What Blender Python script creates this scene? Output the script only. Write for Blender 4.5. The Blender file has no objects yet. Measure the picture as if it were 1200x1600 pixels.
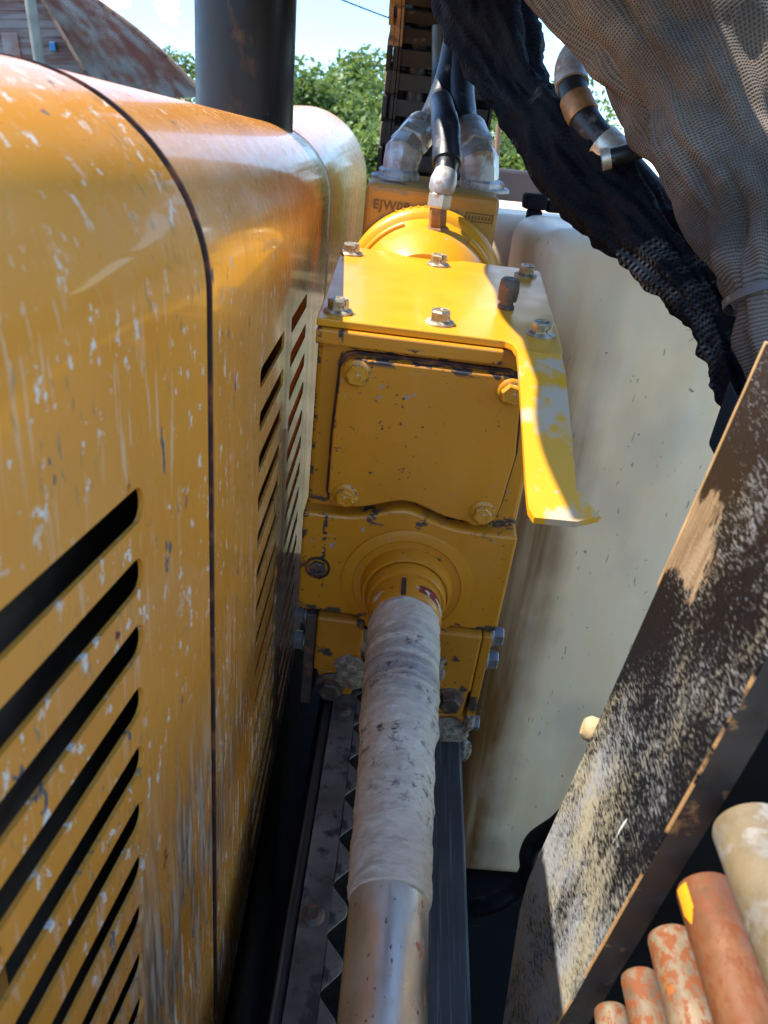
import bpy, bmesh, math, random
from mathutils import Vector, Matrix, noise, Quaternion
random.seed(7)
rad = math.radians
S = bpy.context.scene
COL = S.collection

# ---------------------------------------------------------------- camera
FPX = 1202.0                       # focal length in pixels of a 1200 x 1600 picture
PITCH = rad(22.6)
EYE = Vector((0, 0, 2.15))
cam = bpy.data.cameras.new('camera')
cam.sensor_fit = 'VERTICAL'; cam.sensor_height = 36.0
cam.lens = FPX / 1600 * 36.0
cam.clip_start = 0.02; cam.clip_end = 2000
cam.dof.use_dof = True; cam.dof.focus_distance = 1.0; cam.dof.aperture_fstop = 11.0
camo = bpy.data.objects.new('camera', cam); COL.objects.link(camo)
camo.location = EYE; camo.rotation_euler = (math.pi / 2 - PITCH, 0, 0)
S.camera = camo

C_R = Vector((1, 0, 0)); C_F = Vector((0, math.cos(PITCH), -math.sin(PITCH))); C_U = Vector((0, math.sin(PITCH), math.cos(PITCH)))
def ray(px, py): return C_R * ((px - 600) / FPX) - C_U * ((py - 800) / FPX) + C_F
def frame(vp, rho):
    y = ray(*vp).normalized()
    z = Vector((0, 0, 1)) - y * y.z; z.normalize(); x = y.cross(z)
    c, s = math.cos(rad(rho)), math.sin(rad(rho))
    x2 = c * x - s * z; z2 = s * x + c * z
    return Matrix((x2, y, z2)).transposed()
RR = frame((680, 102), 6.5)        # the tilted thrust frame: x right, y along the drill rod, z up
HH = frame((612, 240), 5.0)        # the engine body
TE = Matrix.Translation(EYE)
FR = TE @ RR.to_4x4(); FH = TE @ HH.to_4x4(); FW = Matrix.Identity(4)
def pl(M3, px, py, ax, val):       # point of a picture ray on a plane of a frame
    d = M3.transposed() @ ray(px, py); return d * (val / d[ax])
def at(M3, px, py, depth): return M3.transposed() @ (ray(px, py) * depth)
def wat(px, py, depth): return EYE + ray(px, py) * depth

# ---------------------------------------------------------------- light
SUN_R = Vector((-0.645, 0.12, 1.0)).normalized()        # towards the sun, in the thrust frame
sd = (RR @ SUN_R).normalized()
elev = math.asin(sd.z); azim = math.atan2(sd.x, sd.y)
W = bpy.data.worlds.new('World'); S.world = W; W.use_nodes = True
wn = W.node_tree.nodes; wl = W.node_tree.links
bg = wn['Background']; bg.inputs['Strength'].default_value = 0.118
sky = wn.new('ShaderNodeTexSky'); sky.sky_type = 'NISHITA'; sky.sun_disc = False
sky.sun_elevation = elev; sky.sun_rotation = azim
sky.air_density = 1.0; sky.dust_density = 0.0; sky.ozone_density = 4.0; sky.altitude = 900
tc = wn.new('ShaderNodeTexCoord')
mp = wn.new('ShaderNodeMapping'); mp.inputs['Scale'].default_value = (1, 1, 2.2); mp.inputs['Location'].default_value = (0.36, 0.1, 0.55)
nz = wn.new('ShaderNodeTexNoise'); nz.inputs['Scale'].default_value = 3.2; nz.inputs['Detail'].default_value = 9; nz.inputs['Roughness'].default_value = 0.56
rp = wn.new('ShaderNodeValToRGB'); rp.color_ramp.elements[0].position = 0.62; rp.color_ramp.elements[1].position = 0.74
mx = wn.new('ShaderNodeMix'); mx.data_type = 'RGBA'
wl.new(tc.outputs['Generated'], mp.inputs['Vector']); wl.new(mp.outputs[0], nz.inputs['Vector']); wl.new(nz.outputs[0], rp.inputs[0])
nz2 = wn.new('ShaderNodeTexNoise'); nz2.inputs['Scale'].default_value = 48; nz2.inputs['Detail'].default_value = 8; nz2.inputs['Roughness'].default_value = 0.6
wl.new(tc.outputs['Generated'], nz2.inputs['Vector']); prev = rp.outputs[0]
for px, py, r in ((168, -6, .040), (264, 18, .020), (900, -420, .2), (-200, -300, .2)):
    d = ray(px, py).normalized()
    dn = wn.new('ShaderNodeVectorMath'); dn.operation = 'DISTANCE'; wl.new(tc.outputs['Generated'], dn.inputs[0]); dn.inputs[1].default_value = d
    dv = wn.new('ShaderNodeMath'); dv.operation = 'DIVIDE'; wl.new(dn.outputs['Value'], dv.inputs[0]); dv.inputs[1].default_value = r
    ad = wn.new('ShaderNodeMath'); ad.operation = 'MULTIPLY_ADD'; wl.new(nz2.outputs[0], ad.inputs[0]); ad.inputs[1].default_value = 4.0; wl.new(dv.outputs[0], ad.inputs[2])
    mr = wn.new('ShaderNodeMapRange'); wl.new(ad.outputs[0], mr.inputs[0])
    for i, x in enumerate((2.0, 2.6, 1, 0)): mr.inputs[i + 1].default_value = x
    mm = wn.new('ShaderNodeMath'); mm.operation = 'MAXIMUM'; wl.new(prev, mm.inputs[0]); wl.new(mr.outputs[0], mm.inputs[1]); prev = mm.outputs[0]
tn = wn.new('ShaderNodeMix'); tn.data_type = 'RGBA'; tn.blend_type = 'MULTIPLY'; tn.inputs[0].default_value = 1; tn.inputs[7].default_value = (.83, .935, .97, 1)
wl.new(sky.outputs[0], tn.inputs[6])
wl.new(prev, mx.inputs[0]); wl.new(tn.outputs[2], mx.inputs[6]); mx.inputs[7].default_value = (5.5, 5.6, 5.8, 1)
wl.new(mx.outputs[2], bg.inputs['Color'])
sl = bpy.data.lights.new('sun', 'SUN'); sl.energy = 2.7; sl.angle = rad(0.53); sl.color = (1, 0.955, 0.88)
so = bpy.data.objects.new('sun', sl); COL.objects.link(so); so.location = (0, 0, 30)
so.rotation_euler = sd.to_track_quat('Z', 'Y').to_euler()
S.view_settings.view_transform = 'Standard'; S.view_settings.look = 'None'; S.view_settings.gamma = 1
S.view_settings.use_curve_mapping = False
S.view_settings.exposure = 2.0
S.cycles.max_bounces = 8; S.cycles.diffuse_bounces = 4; S.cycles.glossy_bounces = 4
S.cycles.use_denoising = True
S.cycles.sample_clamp_indirect = 6.0

# ---------------------------------------------------------------- materials
class NT:
    def __init__(s, name):
        s.m = bpy.data.materials.new(name); s.m.use_nodes = True
        s.t = s.m.node_tree; s.n = s.t.nodes; s.b = s.n['Principled BSDF']; s.out = s.n['Material Output']
        s.tc = s.n.new('ShaderNodeTexCoord')
    def link(s, a, b): s.t.links.new(a, b)
    def set(s, sock, v):
        if hasattr(v, 'links') or hasattr(v, 'is_linked'): s.link(v, sock)
        else: sock.default_value = v
    def map(s, scale=(1, 1, 1), loc=(0, 0, 0), rot=(0, 0, 0), coord='Object', vec=None):
        n = s.n.new('ShaderNodeMapping'); s.link(vec or s.tc.outputs[coord], n.inputs[0])
        n.inputs['Scale'].default_value = scale; n.inputs['Location'].default_value = loc; n.inputs['Rotation'].default_value = rot
        return n.outputs[0]
    def noise(s, vec, scale=1, detail=4, rough=.55, dist=0):
        n = s.n.new('ShaderNodeTexNoise'); s.link(vec, n.inputs['Vector']); n.inputs['Scale'].default_value = scale
        n.inputs['Detail'].default_value = detail; n.inputs['Roughness'].default_value = rough; n.inputs['Distortion'].default_value = dist
        return n.outputs[0]
    def voro(s, vec, scale=1, feature='F1'):
        n = s.n.new('ShaderNodeTexVoronoi'); n.feature = feature; s.link(vec, n.inputs['Vector']); n.inputs['Scale'].default_value = scale
        return n.outputs[0]
    def rng(s, v, a, b, c=0, d=1):
        n = s.n.new('ShaderNodeMapRange'); s.link(v, n.inputs[0]); n.clamp = True
        for i, x in enumerate((a, b, c, d)): n.inputs[i + 1].default_value = x
        return n.outputs[0]
    def math(s, op, a, b=0.0):
        n = s.n.new('ShaderNodeMath'); n.operation = op; s.set(n.inputs[0], a); s.set(n.inputs[1], b); return n.outputs[0]
    def mix(s, f, a, b):
        n = s.n.new('ShaderNodeMix'); n.data_type = 'RGBA'; s.set(n.inputs[0], f)
        s.set(n.inputs[6], a if not isinstance(a, tuple) else (*a[:3], 1)); s.set(n.inputs[7], b if not isinstance(b, tuple) else (*b[:3], 1))
        return n.outputs[2]
    def mixf(s, f, a, b):
        n = s.n.new('ShaderNodeMix'); s.set(n.inputs[0], f); s.set(n.inputs[2], a); s.set(n.inputs[3], b); return n.outputs[0]
    def bump(s, h, strength=.3, dist=.002, nrm=None):
        n = s.n.new('ShaderNodeBump'); s.link(h, n.inputs['Height']); n.inputs['Strength'].default_value = strength; n.inputs['Distance'].default_value = dist
        if nrm: s.link(nrm, n.inputs['Normal'])
        return n.outputs[0]
    def xyz(s, vec=None, coord='Object'):
        n = s.n.new('ShaderNodeSeparateXYZ'); s.link(vec or s.tc.outputs[coord], n.inputs[0]); return n.outputs
    def near(s, c, r, soft, vec=None):         # 1 inside a ball, 0 outside
        n = s.n.new('ShaderNodeVectorMath'); n.operation = 'DISTANCE'
        s.link(vec or s.tc.outputs['Object'], n.inputs[0]); n.inputs[1].default_value = c
        return s.rng(n.outputs['Value'], r - soft, r + soft, 1, 0)
    def fin(s, col, rough=.5, metal=0, nrm=None, coat=0, coatr=.1, spec=.5):
        s.set(s.b.inputs['Base Color'], col if not isinstance(col, tuple) else (*col[:3], 1))
        s.set(s.b.inputs['Roughness'], rough); s.set(s.b.inputs['Metallic'], metal)
        if nrm: s.link(nrm, s.b.inputs['Normal'])
        s.set(s.b.inputs['Coat Weight'], coat); s.b.inputs['Coat Roughness'].default_value = coatr
        s.set(s.b.inputs['Specular IOR Level'], spec)
        return s.m

def pmat(name, base, rough=.5, metal=0, coat=0, var=.12, vs=6, layers=(), bump=None, spec=.5, bands=()):
    """base colour with tone drift and any number of worn layers: (colour, scale xyz, threshold, softness, patch scale or None, patch threshold, roughness, metal)"""
    t = NT(name); v = t.map()
    n = t.noise(v, vs, 5)
    dark = tuple(c * (1 - var * 1.6) for c in base); lite = tuple(min(1, c * (1 + var)) for c in base)
    col = t.mix(t.rng(n, .3, .7), dark, lite); r = t.mixf(t.rng(t.noise(v, vs * 4, 4), .3, .7), rough * .8, min(1, rough * 1.2)); me = metal; ct = coat
    for i, (c, sc, th, sf, ps, pt, lr, lm) in enumerate(layers):
        m = t.rng(t.noise(t.map(sc, (i * 3.1, i * 1.7, i * 2.3)), 1, 5, .6), th - sf, th + sf)
        if ps: m = t.math('MULTIPLY', m, t.rng(t.noise(t.map((ps,) * 3, (5 + i, 2, i)), 1, 3), pt - .06, pt + .06))
        col = t.mix(m, col, c); r = t.mixf(m, r, lr)
        me = t.mixf(m, me, lm)
        if coat: ct = t.mixf(m, ct, 0.0)
    for i, (ax, c0, hw, th, bc) in enumerate(bands):
        p = t.math('ABSOLUTE', t.math('SUBTRACT', t.xyz()[ax], c0))
        m = t.math('MULTIPLY', t.rng(p, hw * .5, hw, 1, 0), t.rng(t.noise(t.map((38, 38, 70), (i, 4, 2 * i)), 1, 6, .65), th - .015, th + .015))
        col = t.mix(m, col, bc); r = t.mixf(m, r, .65)
    nrm = None
    if bump: nrm = t.bump(t.noise(t.map(bump[0] if isinstance(bump[0], tuple) else (bump[0],) * 3), 1, 6), bump[1], bump[2])
    return t.fin(col, r, me, nrm, ct, .08, spec)

M = {}
WHITE = (.74, .70, .63); PRIME = (.10, .10, .115); RUST = (.16, .055, .022); DARK = (.02, .018, .018)
YEL = (.58, .285, .022)

def hood_mat():
    t = NT('hood_paint'); v = t.map()
    col = t.mix(t.rng(t.noise(v, 3.5, 4), .3, .7), (.68, .255, .030), (.80, .325, .050))
    # dust film streaks running down the sheet
    dust = t.rng(t.noise(t.map((60, 26, 3)), 1, 6, .65), .50, .78)
    col = t.mix(t.math('MULTIPLY', dust, .15), col, (.52, .40, .25))
    r = t.mixf(dust, .26, .46)
    wear = t.rng(t.noise(t.map((6, 6, 5), (1, 7, 3)), 1, 3), .42, .60)
    xyz = t.xyz()
    # more wear on the near door, below the curve
    nearw = t.rng(xyz[1], .25, 1.2, 1.0, .40); low = t.rng(xyz[2], -.70, -.30, 1, 0)
    # fine vertical hair scratches
    s1 = t.rng(t.noise(t.map((300, 170, 15), (3, 1, 2)), 1, 3, .5), .60, .635)
    s1 = t.math('MULTIPLY', s1, t.math('MULTIPLY', t.math('MAXIMUM', low, t.math('MULTIPLY', wear, .35)), t.rng(t.noise(t.map((9, 9, 4), (2, 5, 8)), 1, 3), .42, .55)))
    # larger scraped flakes
    s2 = t.rng(t.noise(t.map((105, 90, 56), (9, 4, 6), (rad(24), 0, 0)), 1, 6, .66), .60, .62)
    s2 = t.math('MULTIPLY', s2, t.math('MULTIPLY', t.rng(t.noise(t.map((13, 13, 9), (4, 4, 1)), 1, 3), .46, .54), nearw))
    w = t.math('MAXIMUM', s1, s2)
    col = t.mix(t.math('MULTIPLY', w, .9), col, WHITE); r = t.mixf(w, r, .55)
    # slanted scratches across the shoulder
    s3 = t.rng(t.noise(t.map((14, 200, 60), (2, 1, 5), (rad(-38), 0, 0)), 1, 3, .5), .63, .65)
    s3 = t.math('MULTIPLY', s3, t.rng(t.noise(t.map((7, 7, 7), (3, 9, 1)), 1, 2), .5, .6))
    col = t.mix(t.math('MULTIPLY', s3, .8), col, (.30, .20, .09))
    # dark primer and rust chips
    c1 = t.rng(t.noise(t.map((60, 42, 20), (1, 8, 4)), 1, 5, .6), .665, .685)
    col = t.mix(c1, col, PRIME); r = t.mixf(c1, r, .6)
    c2 = t.rng(t.noise(t.map((36, 30, 18), (7, 2, 9)), 1, 5, .6), .69, .71)
    col = t.mix(c2, col, (.12, .03, .02)); r = t.mixf(c2, r, .7)
    # rubbed-through patch beside the lower slots
    rub = t.math('MULTIPLY', t.near((-.13, .455, -.60), .15, .07), t.rng(t.noise(t.map((80, 55, 9), (2, 2, 2)), 1, 6, .7), .42, .56))
    col = t.mix(t.math('MULTIPLY', rub, .9), col, t.mix(t.rng(t.noise(t.map((200, 120, 12)), 1, 3), .45, .6), (.13, .11, .09), (.46, .38, .28)))
    r = t.mixf(rub, r, .6)
    cw = t.math('SUBTRACT', 1.0, t.math('MINIMUM', t.math('ADD', w, t.math('ADD', c1, rub)), 1.0))
    nb = t.bump(t.noise(t.map((3.2, 3.2, 3.2)), 1, 2), .30, .02)
    nb = t.bump(t.math('SUBTRACT', 1.0, t.math('MAXIMUM', w, c1)), .25, .0006, nb)
    return t.fin(col, r, 0, nb, t.math('MULTIPLY', cw, .32), .05, .30)
M['hood'] = hood_mat()
M['gear'] = pmat('gearbox_paint', (.61, .228, .010), .36, coat=.2, var=.08, vs=5, layers=[
    ((.30, .26, .27), (75, 75, 75), .655, .012, 8, .5, .5, 0),
    ((.055, .035, .035), (120, 120, 120), .665, .015, 10, .44, .6, 0),
    ((.14, .045, .03), (34, 34, 34), .70, .01, None, 0, .7, 0)], bump=(45, .12, .002),
    bands=((2, -.299, .010, .52, (.035, .028, .03)), (2, -.288, .006, .56, (.05, .03, .03)), (2, -.508, .013, .55, (.06, .045, .035)), (2, -.664, .008, .52, (.05, .04, .035)), (0, -.097, .006, .54, (.06, .04, .035)), (0, -.070, .004, .55, (.04, .03, .03))))
M['plate'] = pmat('top_plate_paint', (.67, .295, .006), .38, coat=.15, var=.05, vs=6, layers=[
    ((.66, .45, .20), (24, 14, 20), .70, .04, None, 0, .5, 0),
    ((.26, .24, .28), (85, 60, 70), .69, .012, 8, .50, .5, 0),
    ((.05, .035, .035), (150, 150, 150), .72, .01, None, 0, .6, 0)], bump=(30, .10, .002))
M['tongue'] = pmat('worn_guard_paint', (.67, .295, .006), .42, coat=.1, var=.05, vs=8, layers=[
    ((.47, .34, .21), (24, 13, 18), .53, .04, None, 0, .5, 0),
    ((.34, .30, .30), (80, 50, 60), .70, .02, None, 0, .5, 0),
    ((.05, .035, .035), (150, 150, 150), .72, .01, None, 0, .6, 0)], bump=(30, .12, .002))
M['motor'] = pmat('motor_paint', (.47, .235, .035), .55, var=.12, layers=[
    ((.12, .045, .03), (17, 17, 17), .60, .012, None, 0, .75, 0), ((.30, .20, .10), (40, 40, 40), .62, .05, None, 0, .7, 0)], bump=(60, .25, .002))
M['carriage'] = pmat('carriage_paint', (.53, .205, .012), .45, var=.15, layers=[
    ((.05, .035, .03), (26, 26, 26), .60, .03, None, 0, .6, 0), ((.50, .42, .32), (30, 30, 20), .66, .02, None, 0, .6, 0),
    ((.045, .03, .03), (140, 140, 140), .68, .015, None, 0, .6, 0)], bump=(70, .3, .002))
M['seam'] = pmat('rusty_seam', (.065, .024, .018), .7, var=.4, vs=40, layers=[((.22, .07, .03), (40, 40, 40), .58, .04, None, 0, .8, 0)], bump=(120, .5, .002))
M['joint'] = pmat('worn_joint_steel', (.42, .45, .48), .3, .7, var=.2, vs=20)
M['liner'] = pmat('engine_bay_black', (.035, .027, .020), .75, var=.3)
M['liner_brown'] = pmat('inner_panel_paint', (.42, .19, .03), .6, var=.25)
M['exhaust'] = pmat('exhaust_black', (.010, .011, .014), .42, var=.25, spec=.28, vs=9, layers=[
    ((.075, .05, .036), (14, 14, 9), .67, .05, None, 0, .75, 0), ((.20, .20, .21), (100, 100, 70), .70, .012, 8, .5, .6, 0)], bump=(70, .18, .002))
M['bolt'] = pmat('zinc_bolt', (.40, .32, .20), .42, .75, var=.25, vs=60, layers=[((.62, .56, .46), (70, 70, 70), .55, .08, None, 0, .5, .2), ((.12, .07, .04), (90, 90, 90), .62, .04, None, 0, .7, 0)], bump=(200, .3, .001))
M['bolt_yellow'] = pmat('painted_bolt', (.60, .25, .012), .35, coat=.3, var=.1, vs=40, layers=[((.10, .08, .07), (110, 110, 110), .64, .03, None, 0, .6, 0), ((.6, .5, .35), (90, 90, 90), .66, .03, None, 0, .5, 0)])
M['bolt_dark'] = pmat('greasy_bolt', (.10, .075, .06), .5, .3, var=.3, vs=60, layers=[((.20, .08, .04), (80, 80, 80), .58, .05, None, 0, .7, 0)], bump=(160, .4, .001))
M['bolt_grey'] = pmat('grey_bolt', (.22, .22, .23), .45, .5, var=.25, vs=60, bump=(160, .3, .001))
M['zinc'] = pmat('steel_fitting', (.50, .53, .55), .46, .6, var=.2, vs=30, layers=[((.27, .20, .15), (26, 26, 26), .52, .08, None, 0, .65, .1), ((.55, .53, .48), (60, 60, 60), .62, .05, None, 0, .6, .3)], bump=(140, .3, .001))
M['zinc_pale'] = pmat('plated_fitting', (.60, .58, .50), .36, .6, var=.15, vs=40, layers=[((.30, .16, .07), (60, 60, 30), .60, .05, None, 0, .6, .1)], bump=(140, .2, .001))
M['rust_fit'] = pmat('rusty_fitting', (.36, .17, .06), .5, .4, var=.3, vs=60, bump=(140, .4, .001))
M['rubber'] = pmat('hose_rubber', (.014, .015, .019), .42, var=.3, vs=20, layers=[((.16, .14, .12), (40, 40, 40), .66, .06, None, 0, .8, 0)], bump=(260, .25, .001))
M['oily'] = pmat('oily_dark_steel', (.085, .074, .066), .42, .25, var=.35, vs=16, layers=[
    ((.12, .105, .09), (46, 46, 46), .60, .04, None, 0, .6, 0), ((.06, .022, .018), (14, 10, 14), .62, .04, None, 0, .5, 0)], bump=(80, .5, .002))
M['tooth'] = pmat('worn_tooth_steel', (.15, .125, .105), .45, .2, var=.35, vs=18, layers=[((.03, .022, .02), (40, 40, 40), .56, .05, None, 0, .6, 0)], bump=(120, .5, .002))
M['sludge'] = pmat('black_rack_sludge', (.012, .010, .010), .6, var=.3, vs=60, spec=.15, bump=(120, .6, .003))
M['rail'] = pmat('worn_rail_steel', (.055, .052, .050), .42, .3, var=.25, vs=8, layers=[((.16, .155, .15), (220, 4, 60), .60, .05, None, 0, .35, .5), ((.02, .02, .02), (160, 3, 40), .62, .03, None, 0, .6, 0)], bump=((160, 4, 60), .3, .001))
M['darkframe'] = pmat('dark_frame', (.011, .010, .011), .8, var=.3, spec=.12)
M['red'] = pmat('red_paint_smear', (.24, .025, .018), .5, var=.25, vs=60)
M['darkpurple'] = pmat('dark_cross_beam', (.042, .034, .042), .55, var=.25, bump=(40, .3, .002))

def grease_mat():
    t = NT('grey_grease'); v = t.map()
    rings = t.noise(t.map((34, 80, 34), (0, 0, 0), (rad(12), 0, rad(20))), 1, 8, .66, 1.8)
    blot = t.noise(v, 34, 6, .62)
    col = t.mix(t.rng(rings, .32, .66), (.48, .39, .29), (.66, .55, .425))
    y = t.xyz()[1]
    wet = t.math('MULTIPLY', t.math('MULTIPLY', t.rng(y, .57, .62), t.rng(y, .74, .69)), t.rng(t.noise(t.map((8, 60, 12), (3, 1, 1)), 1, 5), .42, .60))
    col = t.mix(wet, col, (.27, .245, .22))
    dk = t.math('MULTIPLY', t.rng(t.noise(t.map((90, 110, 90), (2, 7, 1)), 1, 7, .7), .53, .62), t.rng(t.noise(t.map((11, 18, 11), (4, 0, 2)), 1, 3), .44, .60))
    col = t.mix(dk, col, (.045, .04, .042))
    h = t.math('ADD', t.math('MULTIPLY', rings, 1.0), t.math('MULTIPLY', blot, .8))
    return t.fin(col, t.mixf(wet, .62, .24), 0, t.bump(h, .75, .004), t.math('MULTIPLY', wet, .4), .15)
M['grease'] = grease_mat()
def rod_mat():
    t = NT('bare_rod_steel'); v = t.map()
    col = t.mix(t.rng(t.noise(t.map((30, 12, 30)), 1, 5), .35, .65), (.46, .37, .28), (.64, .58, .50))
    x = t.xyz()[0]
    ru = t.math('MULTIPLY', t.rng(t.noise(t.map((90, 45, 90), (4, 1, 3)), 1, 5, .6), .58, .64), t.rng(x, .035, .07))
    col = t.mix(ru, col, (.42, .13, .03))
    sp = t.rng(t.noise(t.map((200, 120, 200), (1, 1, 6)), 1, 4), .66, .70)
    col = t.mix(sp, col, (.06, .05, .05))
    yy = t.xyz()[1]
    sm = t.rng(t.math('ADD', yy, t.math('MULTIPLY', t.noise(t.map((55, 9, 55), (3, 3, 3)), 1, 5, .65), .16)), .455, .50)
    col = t.mix(t.math('MULTIPLY', sm, .85), col, (.40, .33, .25)); ru = t.math('MAXIMUM', ru, sm)
    return t.fin(col, t.mixf(ru, t.rng(t.noise(t.map((40, 20, 40)), 1, 4), .3, .7, .26, .44), .7), t.mixf(ru, .85, .1), t.bump(t.noise(v, 110, 5), .25, .001))
M['rod'] = rod_mat()
M['mag1'] = pmat('rust_speckled_rod', (.19, .135, .08), .5, .2, var=.3, vs=30, layers=[((.17, .045, .007), (190, 120, 190), .50, .05, None, 0, .75, 0), ((.26, .085, .012), (70, 46, 70), .64, .02, None, 0, .6, 0)], bump=(130, .4, .001))
M['mag2'] = pmat('rose_brown_rod', (.18, .075, .032), .45, .2, var=.3, vs=20, layers=[((.15, .042, .010), (170, 100, 170), .52, .06, None, 0, .6, .1), ((.62, .30, .03), (60, 34, 60), .70, .015, None, 0, .6, 0)], bump=(120, .4, .001))
M['mag3'] = pmat('muddy_rod', (.19, .14, .075), .6, .1, var=.3, vs=14, layers=[((.17, .15, .12), (40, 50, 40), .55, .05, None, 0, .6, 0), ((.22, .195, .16), (60, 60, 60), .62, .04, None, 0, .7, 0)], bump=(90, .5, .002))
M['orange'] = pmat('orange_paint_mark', (.75, .28, .01), .5, var=.1)

def tank_mat():
    t = NT('milky_tank_plastic'); v = t.map(); x, y, z = t.xyz()
    col = t.mix(t.rng(t.noise(t.map((5, 5, 2)), 1, 4), .3, .7), (.88, .62, .36), (.95, .75, .51))
    streak = t.rng(t.noise(t.map((22, 9, 1.6), (1, 2, 3)), 1, 5), .46, .66)
    col = t.mix(t.math('MULTIPLY', streak, .35), col, (.90, .80, .63))
    # rusty brown run-off down the left edge
    edge = t.rng(t.math('ADD', x, t.math('MULTIPLY', t.noise(t.map((4, 4, 3.5), (8, 1, 1)), 1, 4), .16)), .430, .515, 1, 0)
    run = t.math('MULTIPLY', edge, t.rng(z, -.10, -.36))
    col = t.mix(t.math('MULTIPLY', run, t.rng(t.noise(t.map((36, 9, 2.2), (3, 3, 3)), 1, 4),   .25, .6, .6, 1.0)), col, (.20, .085, .02))
    gr = t.rng(t.noise(t.map((4.5, 4.5, 3), (7, 7, 7)), 1, 3), .50, .68)
    col = t.mix(t.math('MULTIPLY', gr, .45), col, (.50, .41, .32))
    sp = t.rng(t.noise(t.map((48, 48, 48), (2, 5, 2)), 1, 3), .715, .745)
    col = t.mix(t.math('MULTIPLY', sp, .8), col, (.10, .07, .05))
    hair = t.math('MULTIPLY', t.rng(t.noise(t.map((110, 40, 26), (4, 2, 9), (0, rad(-35), 0)), 1, 2), .715, .73), .6)
    col = t.mix(hair, col, (.22, .16, .10))
    m = t.fin(col, .42, 0, t.bump(t.noise(t.map((9, 9, 5)), 1, 3), .25, .01), .15, .25)
    t.b.inputs['Subsurface Weight'].default_value = .25; t.b.inputs['Subsurface Radius'].default_value = (.03, .022, .012)
    return m
M['tank'] = tank_mat()

def post_mat():
    t = NT('dusty_black_plate'); v = t.map(); x, y, z = t.xyz()
    fine = t.noise(t.map((60, 170, 600), (0, 0, 0), (rad(-10), 0, 0)), 1, 6, .68)
    patch = t.noise(t.map((16, 13, 7), (3, 1, 6), (rad(-25), 0, 0)), 1, 5, .6)
    grow = t.rng(z, -.60, -.25, .20, -.07)
    th = t.math('ADD', t.math('ADD', fine, t.math('MULTIPLY', t.math('SUBTRACT', patch, .5), .75)), grow)
    m1 = t.rng(th, .54, .72)
    col = t.mix(m1, (.006, .006, .008), t.mix(t.rng(t.noise(t.map((20, 30, 14)), 1, 4), .4, .6), (.26, .26, .26), (.31, .27, .185)))
    sc = t.rng(t.noise(t.map((40, 210, 20), (1, 9, 2), (rad(28), 0, 0)), 1, 3), .71, .73)
    col = t.mix(sc, col, (.60, .58, .54))
    dd = t.n.new('ShaderNodeVectorMath'); dd.operation = 'DISTANCE'; t.link(t.tc.outputs['Object'], dd.inputs[0]); dd.inputs[1].default_value = (.2, .436, -.248)
    tan = t.rng(t.math('ADD', dd.outputs['Value'], t.math('MULTIPLY', t.noise(t.map((30, 45, 26), (1, 4, 4)), 1, 6, .65), .09)), .074, .080, 1, 0)
    col = t.mix(tan, col, t.mix(t.rng(t.noise(t.map((60, 160, 14), (0, 0, 0), (rad(20), 0, 0)), 1, 5), .40, .60), (.20, .125, .065), (.32, .22, .13)))
    edge = t.math('MULTIPLY', t.rng(y, .3175, .3158), t.rng(t.noise(t.map((30, 30, 30), (9, 9, 1)), 1, 4), .46, .52))
    col = t.mix(edge, col, (.40, .22, .09))
    return t.fin(col, t.mixf(m1, .22, .75), 0, t.bump(fine, .45, .0015), 0, .1, .5)
M['post'] = post_mat()
M['post_edge'] = pmat('post_edge_steel', (.07, .05, .04), .6, .1, var=.3, vs=20, layers=[((.4, .2, .07), (40, 40, 40), .62, .03, None, 0, .7, 0)], bump=(60, .4, .002))

def weave_mat(name, a, b, dusty, pitch, rough, patch_thr, rib, cross):
    t = NT(name); u, v, _ = t.xyz(coord='UV'); ov = t.map()
    k = 2 * math.pi / pitch
    wob = t.math('MULTIPLY', t.noise(ov, 9, 2), 2.0)
    su = t.math('SINE', t.math('ADD', t.math('MULTIPLY', u, k * rib), wob)); sv = t.math('SINE', t.math('ADD', t.math('MULTIPLY', v, k), wob))
    h = t.math('ADD', t.math('MULTIPLY', t.math('MULTIPLY', su, sv), cross), t.math('MULTIPLY', sv, 1 - cross))
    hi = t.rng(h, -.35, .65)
    n = t.noise(t.map((8, 8, 8)), 1, 5)
    col = t.mix(t.rng(n, .35, .65), a, b)
    col = t.mix(t.rng(h, -.8, .1, .55, 0), col, tuple(c * .22 for c in a))
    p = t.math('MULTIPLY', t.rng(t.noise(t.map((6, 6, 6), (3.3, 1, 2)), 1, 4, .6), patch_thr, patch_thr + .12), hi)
    col = t.mix(p, col, dusty)  # dusty patches on the ribs also hold painted highlights
    fz = t.noise(ov, 160, 5)
    return t.fin(col, rough, 0, t.bump(fz, .45, .002, t.bump(h, .8 if cross < .52 else .5, .0016)), 0, .1, .12)
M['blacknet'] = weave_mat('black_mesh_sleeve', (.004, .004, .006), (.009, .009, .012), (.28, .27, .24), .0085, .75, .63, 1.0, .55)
M['brownnet'] = weave_mat('faded_brown_sleeve', (.095, .077, .065), (.18, .132, .098), (.26, .215, .17), .0038, .85, .52, 1.15, .5)
M['tie'] = pmat('cable_tie_nylon', (.10, .085, .075), .5, var=.2, vs=30, layers=[((.25, .21, .17), (40, 40, 40), .6, .05, None, 0, .7, 0)])
M['chain_tan'] = pmat('sunlit_dusty_tan_link', (.32, .19, .095), .75, var=.25, vs=30, layers=[((.10, .06, .035), (50, 50, 50), .58, .05, None, 0, .8, 0)], bump=(90, .4, .002))  # tan carries the sunlit look of the dusty links
M['chain_dark'] = pmat('dark_chain_slat', (.022, .018, .018), .5, var=.3, vs=20, layers=[((.16, .11, .07), (30, 60, 60), .66, .05, None, 0, .8, 0)], bump=(90, .4, .002))
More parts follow.
